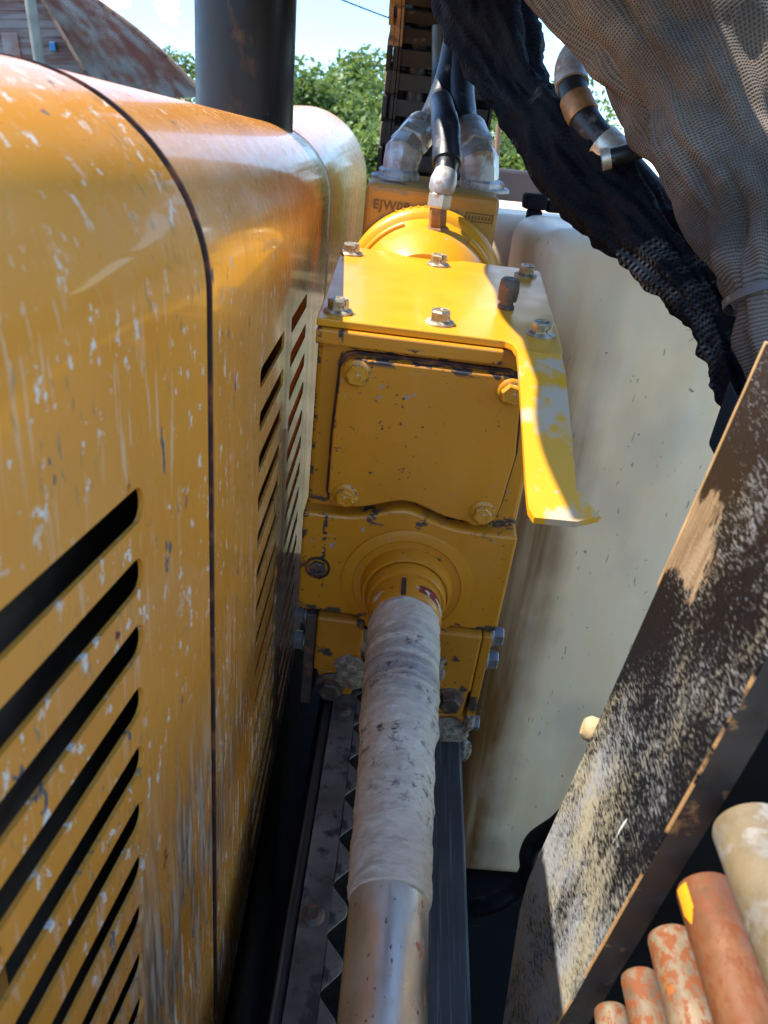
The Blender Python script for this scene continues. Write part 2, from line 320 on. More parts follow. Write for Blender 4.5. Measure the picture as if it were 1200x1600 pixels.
M['bark'] = pmat('bark', (.12, .085, .06), .9, var=.3, vs=8, bump=(14, .6, .03))
M['post_rust'] = pmat('rusty_post', (.30, .16, .09), .85, var=.25, vs=4)
M['cable'] = pmat('cable_black', (.03, .03, .035), .6, var=.1)
M['pole'] = pmat('weathered_pole', (.22, .23, .21), .85, var=.2, vs=3)
M['blue'] = pmat('blue_box', (.03, .22, .50), .5, var=.1)
M['track'] = pmat('crawler_rubber', (.03, .028, .026), .8, var=.3)
M['barnwall'] = pmat('barn_board', (.25, .22, .22), .85, var=.2, vs=1.5, layers=[((.16, .085, .075), (.6, 1, 5), .52, .08, None, 0, .9, 0)])
M['barnroof'] = pmat('rusted_corrugated_sheet', (.33, .31, .30), .62, .0, var=.18, vs=1.2, layers=[((.22, .085, .065), (1.1, 1.1, 1.1), .50, .07, None, 0, .9, 0), ((.28, .12, .085), (2.6, 2.6, 2.6), .58, .05, None, 0, .9, 0)])
M['ridge'] = pmat('rusty_ridge_cap', (.36, .20, .13), .8, var=.25, vs=2, layers=[((.10, .05, .04), (3, 3, 3), .56, .06, None, 0, .9, 0)])
M['dirt'] = pmat('ground_dirt_grass', (.13, .13, .06), .95, var=.35, vs=.6, layers=[((.26, .20, .13), (.5, .5, .5), .56, .1, None, 0, .95, 0)], bump=(6, .5, .05))
def leaf_mat(name, a, b):
    t = NT(name); oi = t.n.new('ShaderNodeObjectInfo'); g = t.n.new('ShaderNodeNewGeometry')
    col = t.mix(g.outputs['Random Per Island'], a, b)
    d = t.b; t.set(d.inputs['Base Color'], col); d.inputs['Roughness'].default_value = .55
    tr = t.n.new('ShaderNodeBsdfTranslucent'); t.link(t.mix(.5, col, (.30, .36, .05)), tr.inputs[0])
    mxs = t.n.new('ShaderNodeMixShader'); mxs.inputs[0].default_value = .38
    t.link(d.outputs[0], mxs.inputs[1]); t.link(tr.outputs[0], mxs.inputs[2]); t.link(mxs.outputs[0], t.out.inputs['Surface'])
    return t.m
M['leaf1'] = leaf_mat('leaf_mid_green', (.085, .15, .035), (.17, .25, .075))
M['leaf2'] = leaf_mat('leaf_bright_green', (.11, .18, .04), (.21, .29, .09))

# ---------------------------------------------------------------- mesh helpers
def mesh_of(bm, mat, smooth=40, name='mesh'):
    me = bpy.data.meshes.new(name)
    bmesh.ops.recalc_face_normals(bm, faces=bm.faces)
    bm.to_mesh(me); bm.free()
    for m in (mat if isinstance(mat, (list, tuple)) else [mat]): me.materials.append(M[m])
    if smooth:
        me.polygons.foreach_set('use_smooth', [True] * len(me.polygons)); me.set_sharp_from_angle(angle=rad(smooth))
    return me
class Thing:
    def __init__(s, name, label, cat, F=FR, base=(0, 0, 0), group=None):
        s.F = F; s.base = Vector(base)
        s.o = bpy.data.objects.new(name, None); s.o.empty_display_size = .05; COL.objects.link(s.o)
        s.o.matrix_world = F @ Matrix.Translation(s.base)
        s.o['label'] = label; s.o['category'] = cat
        if group: s.o['group'] = group
    def part(s, name, me, parent=None, mat4=None, label=None):
        o = bpy.data.objects.new(name, me); COL.objects.link(o)
        L = mat4 or Matrix.Identity(4)
        if parent is None: o.parent = s.o; o.matrix_basis = Matrix.Translation(-s.base) @ L; o['_l'] = 0
        else: o.parent = parent; o.matrix_basis = L
        if '_l' in o: del o['_l']
        if label: o['label'] = label
        return o
def single(name, me, label, cat, F=FR, group=None, kind=None):
    o = bpy.data.objects.new(name, me); COL.objects.link(o); o.matrix_world = F
    if label: o['label'] = label
    if cat: o['category'] = cat
    if group: o['group'] = group
    if kind: o['kind'] = kind
    return o
def bm_box(bm, x0, x1, y0, y1, z0, z1, bev=0, seg=2):
    r = bmesh.ops.create_cube(bm, size=1)
    vs = r['verts']
    for v in vs: v.co = Vector((x0 + (v.co.x + .5) * (x1 - x0), y0 + (v.co.y + .5) * (y1 - y0), z0 + (v.co.z + .5) * (z1 - z0)))
    if bev:
        es = list({e for v in vs for e in v.link_edges})
        bmesh.ops.bevel(bm, geom=es, offset=bev, segments=seg, profile=.5, affect='EDGES')
def box(mat, *a, bev=0, seg=2, smooth=14):
    bm = bmesh.new(); bm_box(bm, *a, bev=bev, seg=seg); return mesh_of(bm, mat, smooth)
def bm_prism(bm, pts, f0, f1):           # pts 2d, f0/f1 map (a,b)->xyz of the two faces
    A = [bm.verts.new(f0(*p)) for p in pts]; B = [bm.verts.new(f1(*p)) for p in pts]
    bm.faces.new(A); bm.faces.new(B[::-1])
    n = len(pts)
    for i in range(n): bm.faces.new((A[i], B[i], B[(i + 1) % n], A[(i + 1) % n]))
    return A, B
def prism(mat, pts, f0, f1, bev=0, smooth=14):
    bm = bmesh.new(); bm_prism(bm, pts, f0, f1)
    if bev:
        bmesh.ops.recalc_face_normals(bm, faces=bm.faces)
        es = [e for e in bm.edges if len(e.link_faces) == 2 and e.calc_face_angle() > .6]
        bmesh.ops.bevel(bm, geom=es, offset=bev, segments=2, profile=.5, affect='EDGES')
    return mesh_of(bm, mat, smooth)
def path_frames(pts):
    n = len(pts); T = [(pts[min(i + 1, n - 1)] - pts[max(i - 1, 0)]).normalized() for i in range(n)]
    ref = Vector((0, 0, 1)) if abs(T[0].z) < .9 else Vector((1, 0, 0))
    N = [(ref - T[0] * ref.dot(T[0])).normalized()]
    for i in range(1, n):
        q = T[i - 1].rotation_difference(T[i]); N.append((q @ N[-1]).normalized())
    return T, N, [T[i].cross(N[i]) for i in range(n)]
def bm_tube(bm, pts, rads, n=24, caps=True, disp=None, ell=None):
    pts = [Vector(p) for p in pts]
    if not hasattr(rads, '__len__'): rads = [rads] * len(pts)
    T, N, B = path_frames(pts); rings = []; uvl = bm.loops.layers.uv.verify(); run = 0; rl = []
    for i, p in enumerate(pts):
        if i: run += (p - pts[i - 1]).length
        rl.append(run); ring = []
        for j in range(n):
            a = 2 * math.pi * j / n; d = N[i] * math.cos(a) + B[i] * math.sin(a); r = rads[i]
            if disp: r += disp(p + d * r, i, a)
            ring.append(bm.verts.new(p + d * r))
        rings.append(ring)
    rm = sum(rads) / len(rads)
    for i in range(len(pts) - 1):
        for j in range(n):
            f = bm.faces.new((rings[i][j], rings[i][(j + 1) % n], rings[i + 1][(j + 1) % n], rings[i + 1][j]))
            for l, (uu, vv) in zip(f.loops, ((j, rl[i]), (j + 1, rl[i]), (j + 1, rl[i + 1]), (j, rl[i + 1]))):
                l[uvl].uv = (uu / n * 2 * math.pi * rm, vv)
    if caps: bm.faces.new(rings[0][::-1]); bm.faces.new(rings[-1])
def tube(mat, pts, rads, n=24, smooth=50, **k):
    bm = bmesh.new(); bm_tube(bm, pts, rads, n, **k); return mesh_of(bm, mat, smooth)
def spline(pts, sub=8):                   # Catmull-Rom through points with extra values
    P = [list(p) for p in pts]; P = [[2 * a - b for a, b in zip(P[0], P[1])]] + P + [[2 * a - b for a, b in zip(P[-1], P[-2])]]
    out = []
    for i in range(1, len(P) - 2):
        for k in range(sub):
            t = k / sub
            out.append([.5 * (2 * b + (c - a) * t + (2 * a - 5 * b + 4 * c - d) * t * t + (3 * b - a - 3 * c + d) * t ** 3) for a, b, c, d in zip(P[i - 1], P[i], P[i + 1], P[i + 2])])
    out.append(P[-2]); return out
def bm_lathe(bm, prof, o, axis, n=40, hexfrom=None):
    axis = Vector(axis).normalized(); o = Vector(o)
    u = axis.orthogonal().normalized(); w = axis.cross(u); rings = []
    for r, h in prof:
        rings.append([bm.verts.new(o + axis * h + (u * math.cos(2 * math.pi * j / n) + w * math.sin(2 * math.pi * j / n)) * r) for j in range(n)])
    for a, b in zip(rings, rings[1:]):
        for j in range(n): bm.faces.new((a[j], a[(j + 1) % n], b[(j + 1) % n], b[j]))
    bm.faces.new(rings[0][::-1]); bm.faces.new(rings[-1])
def lathe(mat, prof, o, axis, n=40, smooth=40):
    bm = bmesh.new(); bm_lathe(bm, prof, o, axis, n); return mesh_of(bm, mat, smooth)
def bolt_mesh(mat, af=.0115, h=.012, fl=.0165, washer=True):
    bm = bmesh.new()
    if washer: bm_lathe(bm, [(fl, 0), (fl, .0022), (fl * .93, .0034), (af, .0048)], (0, 0, 0), (0, 0, 1), 24)
    bm_lathe(bm, [(af, .003), (af, h - .002), (af * .86, h), (af * .55, h), (af * .5, h - .0008)], (0, 0, 0), (0, 0, 1), 6)
    return mesh_of(bm, mat, 30)
def place(p, axis=(0, 0, 1), spin=0, s=1):
    q = Vector((0, 0, 1)).rotation_difference(Vector(axis).normalized())
    return Matrix.Translation(Vector(p)) @ q.to_matrix().to_4x4() @ Matrix.Rotation(spin, 4, 'Z') @ Matrix.Scale(s, 4)
def round_rect(x0, x1, y0, y1, r, n=4):
    out = []
    for cx, cy, a0 in ((x1 - r, y1 - r, 0), (x0 + r, y1 - r, 90), (x0 + r, y0 + r, 180), (x1 - r, y0 + r, 270)):
        for k in range(n + 1):
            a = rad(a0 + 90 * k / n); out.append((cx + r * math.cos(a), cy + r * math.sin(a)))
    return out
def holed_sheet(bm, outer, holes, f3, thick_dir, thick):
    """flat sheet with openings, with thickness; f3 maps (a,b) to xyz"""
    E = []; V0 = []
    for loop in [outer] + holes:
        vs = [bm.verts.new(f3(*p)) for p in loop]; V0.append(vs)
        for i in range(len(vs)): E.append(bm.edges.new((vs[i], vs[(i + 1) % len(vs)])))
    r = bmesh.ops.triangle_fill(bm, use_beauty=True, use_dissolve=False, edges=E)
    faces = [g for g in r['geom'] if isinstance(g, bmesh.types.BMFace)]
    td = Vector(thick_dir) * thick
    back = {}
    for vs in V0:
        for v in vs: back[v] = bm.verts.new(v.co + td)
    for f in faces: bm.faces.new([back[v] for v in f.verts][::-1])
    for vs in V0:
        for i in range(len(vs)):
            a, b = vs[i], vs[(i + 1) % len(vs)]; bm.faces.new((a, b, back[b], back[a]))

# ================================================================ SETTING
def ground():
    bm = bmesh.new(); n = 60; R = 900
    for i in range(n + 1):
        for j in range(n + 1):
            x = (i / n * 2 - 1); y = (j / n * 2 - 1); x = R * x * abs(x); y = R * y * abs(y)
            bm.verts.new((x, y + 20, .25 * noise.noise((x * .05, y * .05, 0)) * (1 if max(abs(x), abs(y)) > 8 else 0)))
    bm.verts.ensure_lookup_table()
    for i in range(n):
        for j in range(n): bm.faces.new([bm.verts[k] for k in (i * (n + 1) + j, (i + 1) * (n + 1) + j, (i + 1) * (n + 1) + j + 1, i * (n + 1) + j + 1)])
    single('ground', mesh_of(bm, 'dirt', 0), None, None, FW, kind='structure')
ground()

# ---- trees
def leaf_cloud(mat, blobs, n, size):
    V = []; Fc = []
    for k in range(n):
        c, r = random.choices(blobs, weights=[b[1][0] * b[1][2] for b in blobs])[0]
        d = Vector((random.gauss(0, 1), random.gauss(0, 1), random.gauss(0, 1))).normalized() * (random.random() ** .4)
        p = Vector((c[0] + d.x * r[0], c[1] + d.y * r[1], c[2] + d.z * r[2]))
        if noise.noise(p * 1.6) < -.30: continue
        if p.z < .1: continue
        a = Vector((random.gauss(0, 1), random.gauss(0, 1), random.gauss(0, .6))).normalized(); b = a.orthogonal().normalized()
        b = Quaternion(a, random.uniform(0, 6.3)) @ b
        s = size * random.uniform(.6, 1.3); i = len(V)
        V += [p - a * s, p + b * s * .45, p + a * s, p - b * s * .45]; Fc.append((i, i + 1, i + 2, i + 3))
    me = bpy.data.meshes.new('leaves'); me.from_pydata(V, [], Fc); me.materials.append(M[mat]); return me
def tree(px, top, dist, wid, leaf, label, n=13000, size=.105):
    q = wat(px, top, dist); base = Vector((q.x, q.y, 0)); h = q.z
    t = Thing('broadleaf_tree', label, 'tree', FW, base, 'trees behind the machine')
    bm = bmesh.new(); lean = random.uniform(-.2, .2)
    trunk = [base + Vector((lean * k * k, .1 * math.sin(k * 3), h * .85 * k)) for k in [i / 8 for i in range(9)]]
    bm_tube(bm, trunk, [.14 * (1 - .85 * i / 8) + .015 for i in range(9)], 9)
    blobs = []
    for i in range(13):
        a = random.uniform(0, 6.3); zz = random.uniform(.22, .86) * h; rr = wid * random.uniform(.3, .62) * (1.15 - .55 * zz / h)
        st = trunk[min(7, max(1, int(zz / h * 7)))]; en = Vector((base.x + rr * math.cos(a), base.y + rr * math.sin(a), zz + .12 * h))
        bm_tube(bm, [st, st.lerp(en, .5) + Vector((0, 0, -.05)), en], [.05, .035, .012], 6)
        blobs.append((tuple(en), (wid * .27, wid * .27, h * random.uniform(.10, .15))))
    for i in range(5): blobs.append(((base.x + random.uniform(-.25, .25) * wid, base.y + random.uniform(-.25, .25) * wid, h * random.uniform(.2, .82)), (wid * .42, wid * .36, h * .2)))
    tip = max(b[0][2] + b[1][2] for b in blobs); dz = h - tip
    blobs.append(((base.x + random.uniform(-.15, .15) * wid, base.y, h - .10 * h), (wid * .2, wid * .2, h * .1)))
    t.part('trunk', mesh_of(bm, 'bark', 60)); t.part('crown', leaf_cloud(leaf, blobs, n, size))
tree(478, 112, 20, 2.7, 'leaf1', 'green tree right beside the black exhaust pipe')
tree(556, 100, 22, 3.0, 'leaf1', 'tall green tree in the gap between hood and chain')
tree(612, 132, 19, 2.4, 'leaf2', 'paler green tree just left of the dark drag chain')
tree(700, 110, 24, 3.4, 'leaf1', 'tree almost hidden behind the drag chain', n=8000)
tree(782, 152, 18, 2.6, 'leaf2', 'bright green tree behind the rusty fence post')
tree(860, 140, 21, 2.8, 'leaf2', 'green tree mostly covered by the black sleeve', n=9000)
tree(288, 84, 27, 2.2, 'leaf1', 'distant tree peeking between barn roof and exhaust', n=8000)
# low shrubs filling the gap under the crowns
for i, (px, top, d) in enumerate(((470, 170, 17), (545, 180, 16.5), (606, 185, 16), (770, 195, 16), (820, 205, 16.5))):
    base = wat(px, 300, d); base.z = 0; h = wat(px, top, d).z
    t = Thing('shrub', ('low shrub under the tree beside the exhaust', 'low shrub behind the end of the hood', 'low shrub left of the dark chain', 'low shrub around the rusty fence post', 'low shrub behind the black sleeve')[i], 'shrub', FW, base, 'shrubs under the trees')
    bl = [((base.x + random.uniform(-.8, .8), base.y + random.uniform(-.4, .4), h * random.uniform(.25, .8)), (.7, .6, h * .28)) for _ in range(8)]
    bm = bmesh.new()
    for b in bl[:5]: bm_tube(bm, [base, base.lerp(Vector(b[0]), .5), b[0]], [.04, .03, .01], 6)
    t.part('stem', mesh_of(bm, 'bark', 60)); t.part('foliage', leaf_cloud('leaf2', bl, 6000, .09))

# ---- barn
def barn():
    D = 16.0
    t = Thing('barn', 'old barn with rusted corrugated roof behind the hood', 'barn', FW, (-6, 15, 0))
    # front wall under the roof slope, boards laid over each other
    p0 = wat(-260, 300, D); x0, yy = p0.x, p0.y; zt = wat(0, -120, D).z; bh = .145
    def onw(px, py): d = ray(px, py); return EYE + d * ((yy - EYE.y) / d.y)
    e0 = onw(74, 0); e1 = onw(172, 140)
    def xr(z): return e1.x + (e0.x - e1.x) * max(0, (z - e1.z)) / (e0.z - e1.z)
    bm = bmesh.new(); bm_prism(bm, [(x0, 0), (e1.x - .02, 0), (e1.x - .02, e1.z), (xr(zt) - .02, zt), (x0, zt)], lambda x, z: (x, yy + .03, z), lambda x, z: (x, yy + .2, z)); t.part('wall', mesh_of(bm, 'barnwall', 30))
    z = 0.0
    while z < zt:
        x1 = xr(z + bh)
        bm = bmesh.new(); A = [bm.verts.new(v) for v in ((x0, yy, z), (x1, yy, z), (x1, yy - .022, z), (x0, yy - .022, z), (x0, yy, z + bh), (x1, yy, z + bh), (x1, yy - .006, z + bh), (x0, yy - .006, z + bh))]
        for f in ((0, 1, 2, 3), (4, 5, 6, 7), (3, 2, 6, 7), (0, 1, 5, 4), (0, 3, 7, 4), (1, 2, 6, 5)): bm.faces.new([A[i] for i in f])
        t.part('board', mesh_of(bm, 'barnwall', 0)); z += bh + .004
    # grey patch panel and blue box
    a = onw(3, 52); b = onw(36, 100)
    t.part('patch_panel', box('barnroof', a.x, b.x, yy - .05, yy - .025, b.z - .6, a.z, bev=.004))
    a = onw(80, 67); b = onw(91, 81)
    t.part('meter_box', box('blue', a.x, b.x, yy - .12, yy - .023, b.z, a.z, bev=.01))
    # roof slope: corrugated sheet running from the left edge to the verge
    c = [wat(48, -30, D - 2.2), wat(96, -32, D + .2), wat(318, 152, D + 2.0), wat(160, 158, D - 1.4)]
    bm = bmesh.new(); ns, nt = 14, 420; g = []
    nrm = (c[1] - c[0]).cross(c[3] - c[0]).normalized()
    for j in range(nt + 1):
        row = []; tt = j / nt
        for i in range(ns + 1):
            s = i / ns; L = c[0].lerp(c[3], tt); Rr = c[1].lerp(c[2], tt)
            p = L.lerp(Rr, s) + nrm * (.03 * math.sin(tt * 2 * math.pi * 60) + .35 * math.sin(math.pi * tt) * -.5 * s)
            row.append(bm.verts.new(p))
        g.append(row)
    for j in range(nt):
        for i in range(ns): bm.faces.new((g[j][i], g[j][i + 1], g[j + 1][i + 1], g[j + 1][i]))
    rim = [c[1].lerp(c[2], j / 20) - nrm * .175 * math.sin(math.pi * j / 20) for j in range(21)]
    lim = [c[0].lerp(c[3], j / 20) for j in range(21)]
    rf = t.part('roof', mesh_of(bm, 'barnroof', 60))
    t.part('verge_cap', tube('ridge', rim, .085, 8), rf); t.part('gutter_edge', tube('ridge', lim, .035, 8), rf)
    # back slope so that the roof has a body
barn()
def pole():
    b = wat(54, 45, 14); a = Vector((b.x, b.y, 0)); b.z = 9
    single('utility_pole', tube('pole', [a, a.lerp(b, .5), b], [.11, .10, .095], 14), 'weathered grey pole standing in front of the barn wall', 'pole', FW)
pole()
def power_line():
    a = wat(380, -70, 26); b = wat(800, 85, 30); P = []
    for i in range(25):
        s = i / 24; p = a.lerp(b, s); p.z -= .55 * 4 * s * (1 - s) * .5; P.append(p)
    single('power_line', tube('cable', P, .028, 8), 'thin dark power line crossing the blue sky', 'cable', FW)
power_line()
a = wat(776, 194, 11); b = Vector((a.x, a.y, 0))
single('fence_post', tube('post_rust', [b, b.lerp(a, .5), a + Vector((.03, 0, 0))], [.05, .045, .04], 9), 'thin rusty brown post standing against the trees', 'post', FW)

# ================================================================ MACHINE BODY (engine frame)
TSH = (lambda d: d.x / d.y)(HH.transposed() @ ray(775, 254))      # the near door leans out by this much
SX, SY = -.112, .516  # main hood and door constants scaled down about the camera to fit shadow edges
ARC_N = 26
def hood_profile(sx, cx, cz, rx, rz, zb, xl):
    p = [(cx + rx * math.cos(rad(90 * k / ARC_N)), cz + rz * math.sin(rad(90 * k / ARC_N))) for k in range(ARC_N + 1)]
    return p
def sweep_shell(mat, prof, y0, y1, th, shear=0, ny=1):
    """bent sheet along y with thickness; prof list of (x,z)"""
    bm = bmesh.new()
    nr = []
    for i in range(len(prof)):
        a = prof[max(0, i - 1)]; b = prof[min(len(prof) - 1, i + 1)]
        t = Vector((b[0] - a[0], b[1] - a[1])).normalized(); nr.append((t.y, -t.x))
    O = []; I = []
    for j in range(ny + 1):
        y = y0 + (y1 - y0) * j / ny; dx = (y - SY) * shear
        O.append([bm.verts.new((x + dx, y, z)) for x, z in prof])
        I.append([bm.verts.new((x + dx - n[0] * th, y, z - n[1] * th)) for (x, z), n in zip(prof, nr)])
    m = len(prof)
    for j in range(ny):
        for i in range(m - 1):
            bm.faces.new((O[j][i], O[j + 1][i], O[j + 1][i + 1], O[j][i + 1])); bm.faces.new((I[j][i], I[j][i + 1], I[j + 1][i + 1], I[j + 1][i]))
        bm.faces.new((O[j][0], I[j][0], I[j + 1][0], O[j + 1][0])); bm.faces.new((O[j][m - 1], O[j + 1][m - 1], I[j + 1][m - 1], I[j][m - 1]))
    for i in range(m - 1):
        bm.faces.new((O[0][i], O[0][i + 1], I[0][i + 1], I[0][i])); bm.faces.new((O[ny][i], I[ny][i], I[ny][i + 1], O[ny][i + 1]))
    return mesh_of(bm, mat, 40)
ZB = -.93; ZS = -.0944; ACX, ARX, ARZ = -.236, .124, .1264
def engine_hood():
    t = Thing('engine_hood', 'scratched orange yellow engine hood with slotted side doors', 'hood', FH, (-.5, 1.0, ZB))
    prof = hood_profile(SX, ACX, ZS, ARX, ARZ, 0, 0) + [(-.52, .0350), (-.85, .032)]
    # main section
    YE = 1.60; slots = []
    for col0, col1 in ((.751, .942), (1.014, 1.217)):
        for i in range(15):
            zt = -.2048 - .0462 * i
            if zt - .022 < ZB + .03: break
            slots.append(round_rect(col0, col1, zt - .0212, zt, .008, 3))
    bm = bmesh.new()
    holed_sheet(bm, [(SY + .0035, ZB), (YE, ZB), (YE, ZS), (SY + .0035, ZS)], slots, lambda y, z: (SX, y, z), (-1, 0, 0), .003)
    t.part('side_panel', mesh_of(bm, 'hood', 30))
    t.part('top_panel', sweep_shell('hood', prof, SY + .0035, YE, .003, ny=2))
    # near door, opening outwards a little
    slots = []
    for i in range(16):
        zt = -.1813 - .0430 * i
        if zt - .023 < ZB + .03: break
        slots.append(round_rect(.02, .4035 + .108 * (zt + .18), zt - .0222, zt, .010, 4))
    bm = bmesh.new()
    holed_sheet(bm, [(-.40, ZB), (SY - .0035, ZB), (SY - .0035, ZS), (-.40, ZS)], slots, lambda y, z: (SX + (y - SY) * TSH, y, z), (-1, 0, 0), .003)
    d = t.part('door', mesh_of(bm, 'hood', 30))
    t.part('door_top', sweep_shell('hood', prof, -.40, SY - .0035, .003, TSH, 2), d)
    # rusty gap between door and main section
    def arc(g): return [(ACX + (ARX + g) * math.cos(rad(90 * k / ARC_N)), ZS + (ARZ + g) * math.sin(rad(90 * k / ARC_N))) for k in range(ARC_N + 1)] + [(-.52, .0350 + g), (-.85, .032 + g)]
    t.part('seam_strip', sweep_shell('seam', [(SX - .0025, ZB)] + arc(-.0025), SY - .018, SY + .018, .004))
    # rolled edge of the main section, paint worn off
    t.part('edge_lip', sweep_shell('seam', [(SX + .0012, ZB)] + arc(.0012), SY + .003, SY + .0072, .004))
    # rear section, wider and a little higher
    YR = 1.612; YZ = 3.0
    def ring(k):
        e = k ** .8
        cx = -.236 + (-.30 + .236) * e; cz = ZS + (-.10 - ZS) * e; rx = ARX + .002 + (.216 - ARX) * e; rz = ARZ + .002 + (.222 - ARZ) * e
        return [(cx + rx, -.75), (cx + rx, cz - .25)] + [(cx + rx * math.cos(rad(90 * i / ARC_N)), cz + rz * math.sin(rad(90 * i / ARC_N))) for i in range(ARC_N + 1)] + [(cx - .04, cz + rz - .002), (cx - .05, cz), (cx - .05, -.75)]
    bm = bmesh.new(); G = [[bm.verts.new((x, YR + (YZ - YR) * k / 16, z)) for x, z in ring(k / 16)] for k in range(17)]
    for A, B in zip(G, G[1:]):
        for i in range(len(A) - 1): bm.faces.new((A[i], B[i], B[i + 1], A[i + 1]))
    bm.faces.new(G[0]); bm.faces.new(G[-1][::-1])
    rs = t.part('rear_section', mesh_of(bm, 'hood', 40))
    # bright folded joint between the sections
    t.part('joint_strip', sweep_shell('joint', [(SX + .0005, ZB)] + arc(.0015)[:ARC_N + 1], YE - .001, YR - .001, .004))
    t.part('engine_block', box('liner', -.80, SX - .075, .29, 1.57, ZB + .01, -.065, bev=.03))
    t.part('inner_panel', prism('liner_brown', [(-.80, .262), (-.166, .262), (-.243, -.37), (-.80, -.37)], lambda x, y: (x, y, ZB + .01), lambda x, y: (x, y, -.085)))
    t.part('far_side_panel', box('hood', -.88, -.853, -.40, YE, ZB, .030, bev=.006))
    t.part('rear_wall', box('hood', -.85, -.39, YE - .012, YE - .003, ZB, .030, bev=.002))
    # little bolts on top beside the exhaust
    bme = bolt_mesh('bolt', .0065, .0075, .009)
    t.part('bolt', bme, mat4=place((-.262, 1.08, .0312), (0, 0, 1))); t.part('bolt', bme, mat4=place((-.335, 1.10, .0335), (0, 0, 1)))
engine_hood()
def exhaust():
    c = (-.262, 1.515, 0)
    t = Thing('exhaust_pipe', 'wide black exhaust pipe rising from the yellow hood', 'exhaust pipe', FH, c)
    t.part('pipe', lathe('exhaust', [(.0838, -.08), (.0838, .0), (.0838, .5), (.0838, .8), (.079, .8), (.079, .3)], c, (0, 0, 1), 64))
exhaust()

# ================================================================ DRILL CARRIAGE (thrust frame)
RX, RZ = .046, -.607
def gearbox():
    t = Thing('rotary_gearbox', 'yellow gearbox with bolted cover plate turning the drill rod', 'gearbox', FR, (.04, 1.05, -.70))
    t.part('housing', box('gear', -.098, .178, .876, 1.27, -.60, -.2745, bev=.006))
    # lower casting with the wavy ledge
    def zl(x): return -.511 + .020 * math.exp(-((x - .030) / .042) ** 2) + .006 * ((x + .098) / .276) * 0
    pts = [(-.100, -.668), (-.100, zl(-.1))] + [(x, zl(x)) for x in [-.095 + .27 * k / 30 for k in range(31)]] + [(.1795, zl(.18)), (.1795, -.668)]
    t.part('lower_casting', prism('gear', pts, lambda x, z: (x, .850, z), lambda x, z: (x, 1.26, z), bev=.004))
    # small flange under the top plate
    t.part('top_flange', box('gear', -.099, .118, .8600, 1.272, -.290, -.2722, bev=.0022))
    # cover
    def zc(x): return -.500 + .020 * math.exp(-((x - .030) / .042) ** 2)
    cp = [(.155, -.40), (.146, -.318), (.138, -.305), (.128, -.3005), (-.048, -.3005), (-.060, -.304), (-.067, -.314), (-.0705, -.40), (-.0705, -.484), (-.067, -.494), (-.058, -.501)]
    cp += [(x, zc(x)) for x in [-.05 + .16 * k / 18 for k in range(19)]] + [(.120, -.505), (.135, -.502), (.146, -.492), (.150, -.47)]
    t.part('cover_plate', prism('gear', cp, lambda x, z: (x, .8555, z), lambda x, z: (x, .8765, z), bev=.0022))
    gk = [(.04 + (x - .04) * 1.035, -.40 + (z + .40) * 1.04) for x, z in cp]
    t.part('gasket', prism('seam', gk, lambda x, z: (x, .870, z), lambda x, z: (x, .8772, z)))
    bm_y = bolt_mesh('bolt_yellow', .0125, .013, .0165)
    for x, z in ((-.048, -.318), (.134, -.318), (-.048, -.482), (.128, -.483)):
        t.part('cover_bolt', bm_y, mat4=place((x, .8560, z), (0, -1, 0), random.uniform(0, 1)))
    # top plate
    tp = [(-.100, .868), (.118, .868), (.126, .860), (.128, .840), (.178, .834), (.183, .86), (.205, 1.26), (-.112, 1.27)]
    t.part('top_plate', prism('plate', tp, lambda x, y: (x, y, -.262), lambda x, y: (x, y, -.2712), bev=.0016))
    # guard strip bent down towards the front
    bm = bmesh.new()
    rows = [(.842, -.2625, .1285, .1790), (.80, -.2670, .1277, .1780), (.72, -.286, .1268, .1750), (.65, -.304, .1262, .1725), (.616, -.313, .1260, .1710), (.598, -.3175, .1262, .1810), (.585, -.321, .1268, .1890), (.575, -.3235, .1310, .1680)]
    up = []; dn = []
    for y, z, xa, xb in rows:
        up.append([bm.verts.new((xa, y, z)), bm.verts.new((xb, y, z + .001))]); dn.append([bm.verts.new((xa, y, z - .006)), bm.verts.new((xb, y, z - .005))])
    for i in range(len(rows) - 1):
        bm.faces.new((up[i][0], up[i][1], up[i + 1][1], up[i + 1][0])); bm.faces.new((dn[i][0], dn[i + 1][0], dn[i + 1][1], dn[i][1]))
        bm.faces.new((up[i][0], up[i + 1][0], dn[i + 1][0], dn[i][0])); bm.faces.new((up[i][1], dn[i][1], dn[i + 1][1], up[i + 1][1]))
    bm.faces.new((up[0][0], dn[0][0], dn[0][1], up[0][1])); bm.faces.new((up[-1][0], up[-1][1], dn[-1][1], dn[-1][0]))
    t.part('guard_strip', mesh_of(bm, 'tongue', 25))
    t.part('side_wing', box('gear', .1785, .186, .87, 1.25, -.40, -.2718, bev=.002))
    bz = bolt_mesh('bolt', .0125, .0165, .0175)
    for x, y in ((-.093, 1.215), (.041, 1.212), (.176, 1.212), (-.079, .900), (.042, .905), (.163, .907)):
        t.part('plate_bolt', bz, mat4=place((x, y, -.2621), (random.uniform(-.03, .03), random.uniform(-.03, .03), 1), random.uniform(0, 1)))
    br = t.part('breather', lathe('bolt_dark', [(.011, 0), (.011, .004), (.009, .006), (.009, .010), (.0125, .011), (.0135, .024), (.0125, .036), (.010, .039)], (.129, 1.008, -.262), (0, 0, 1), 20))
    # hub
    t.part('hub_ring', lathe('gear', [(.090, -.004), (.0885, .003), (.082, .005), (.074, .0055), (.072, .0035), (.0635, .0035)], (RX, .850, RZ), (0, -1, 0), 64))
    t.part('hub_collar', lathe('gear', [(.062, 0), (.061, .012), (.058, .022), (.055, .0225), (.0545, .019), (.0525, .019), (.0525, .034), (.050, .040)], (RX, .8485, RZ), (0, -1, 0), 64))
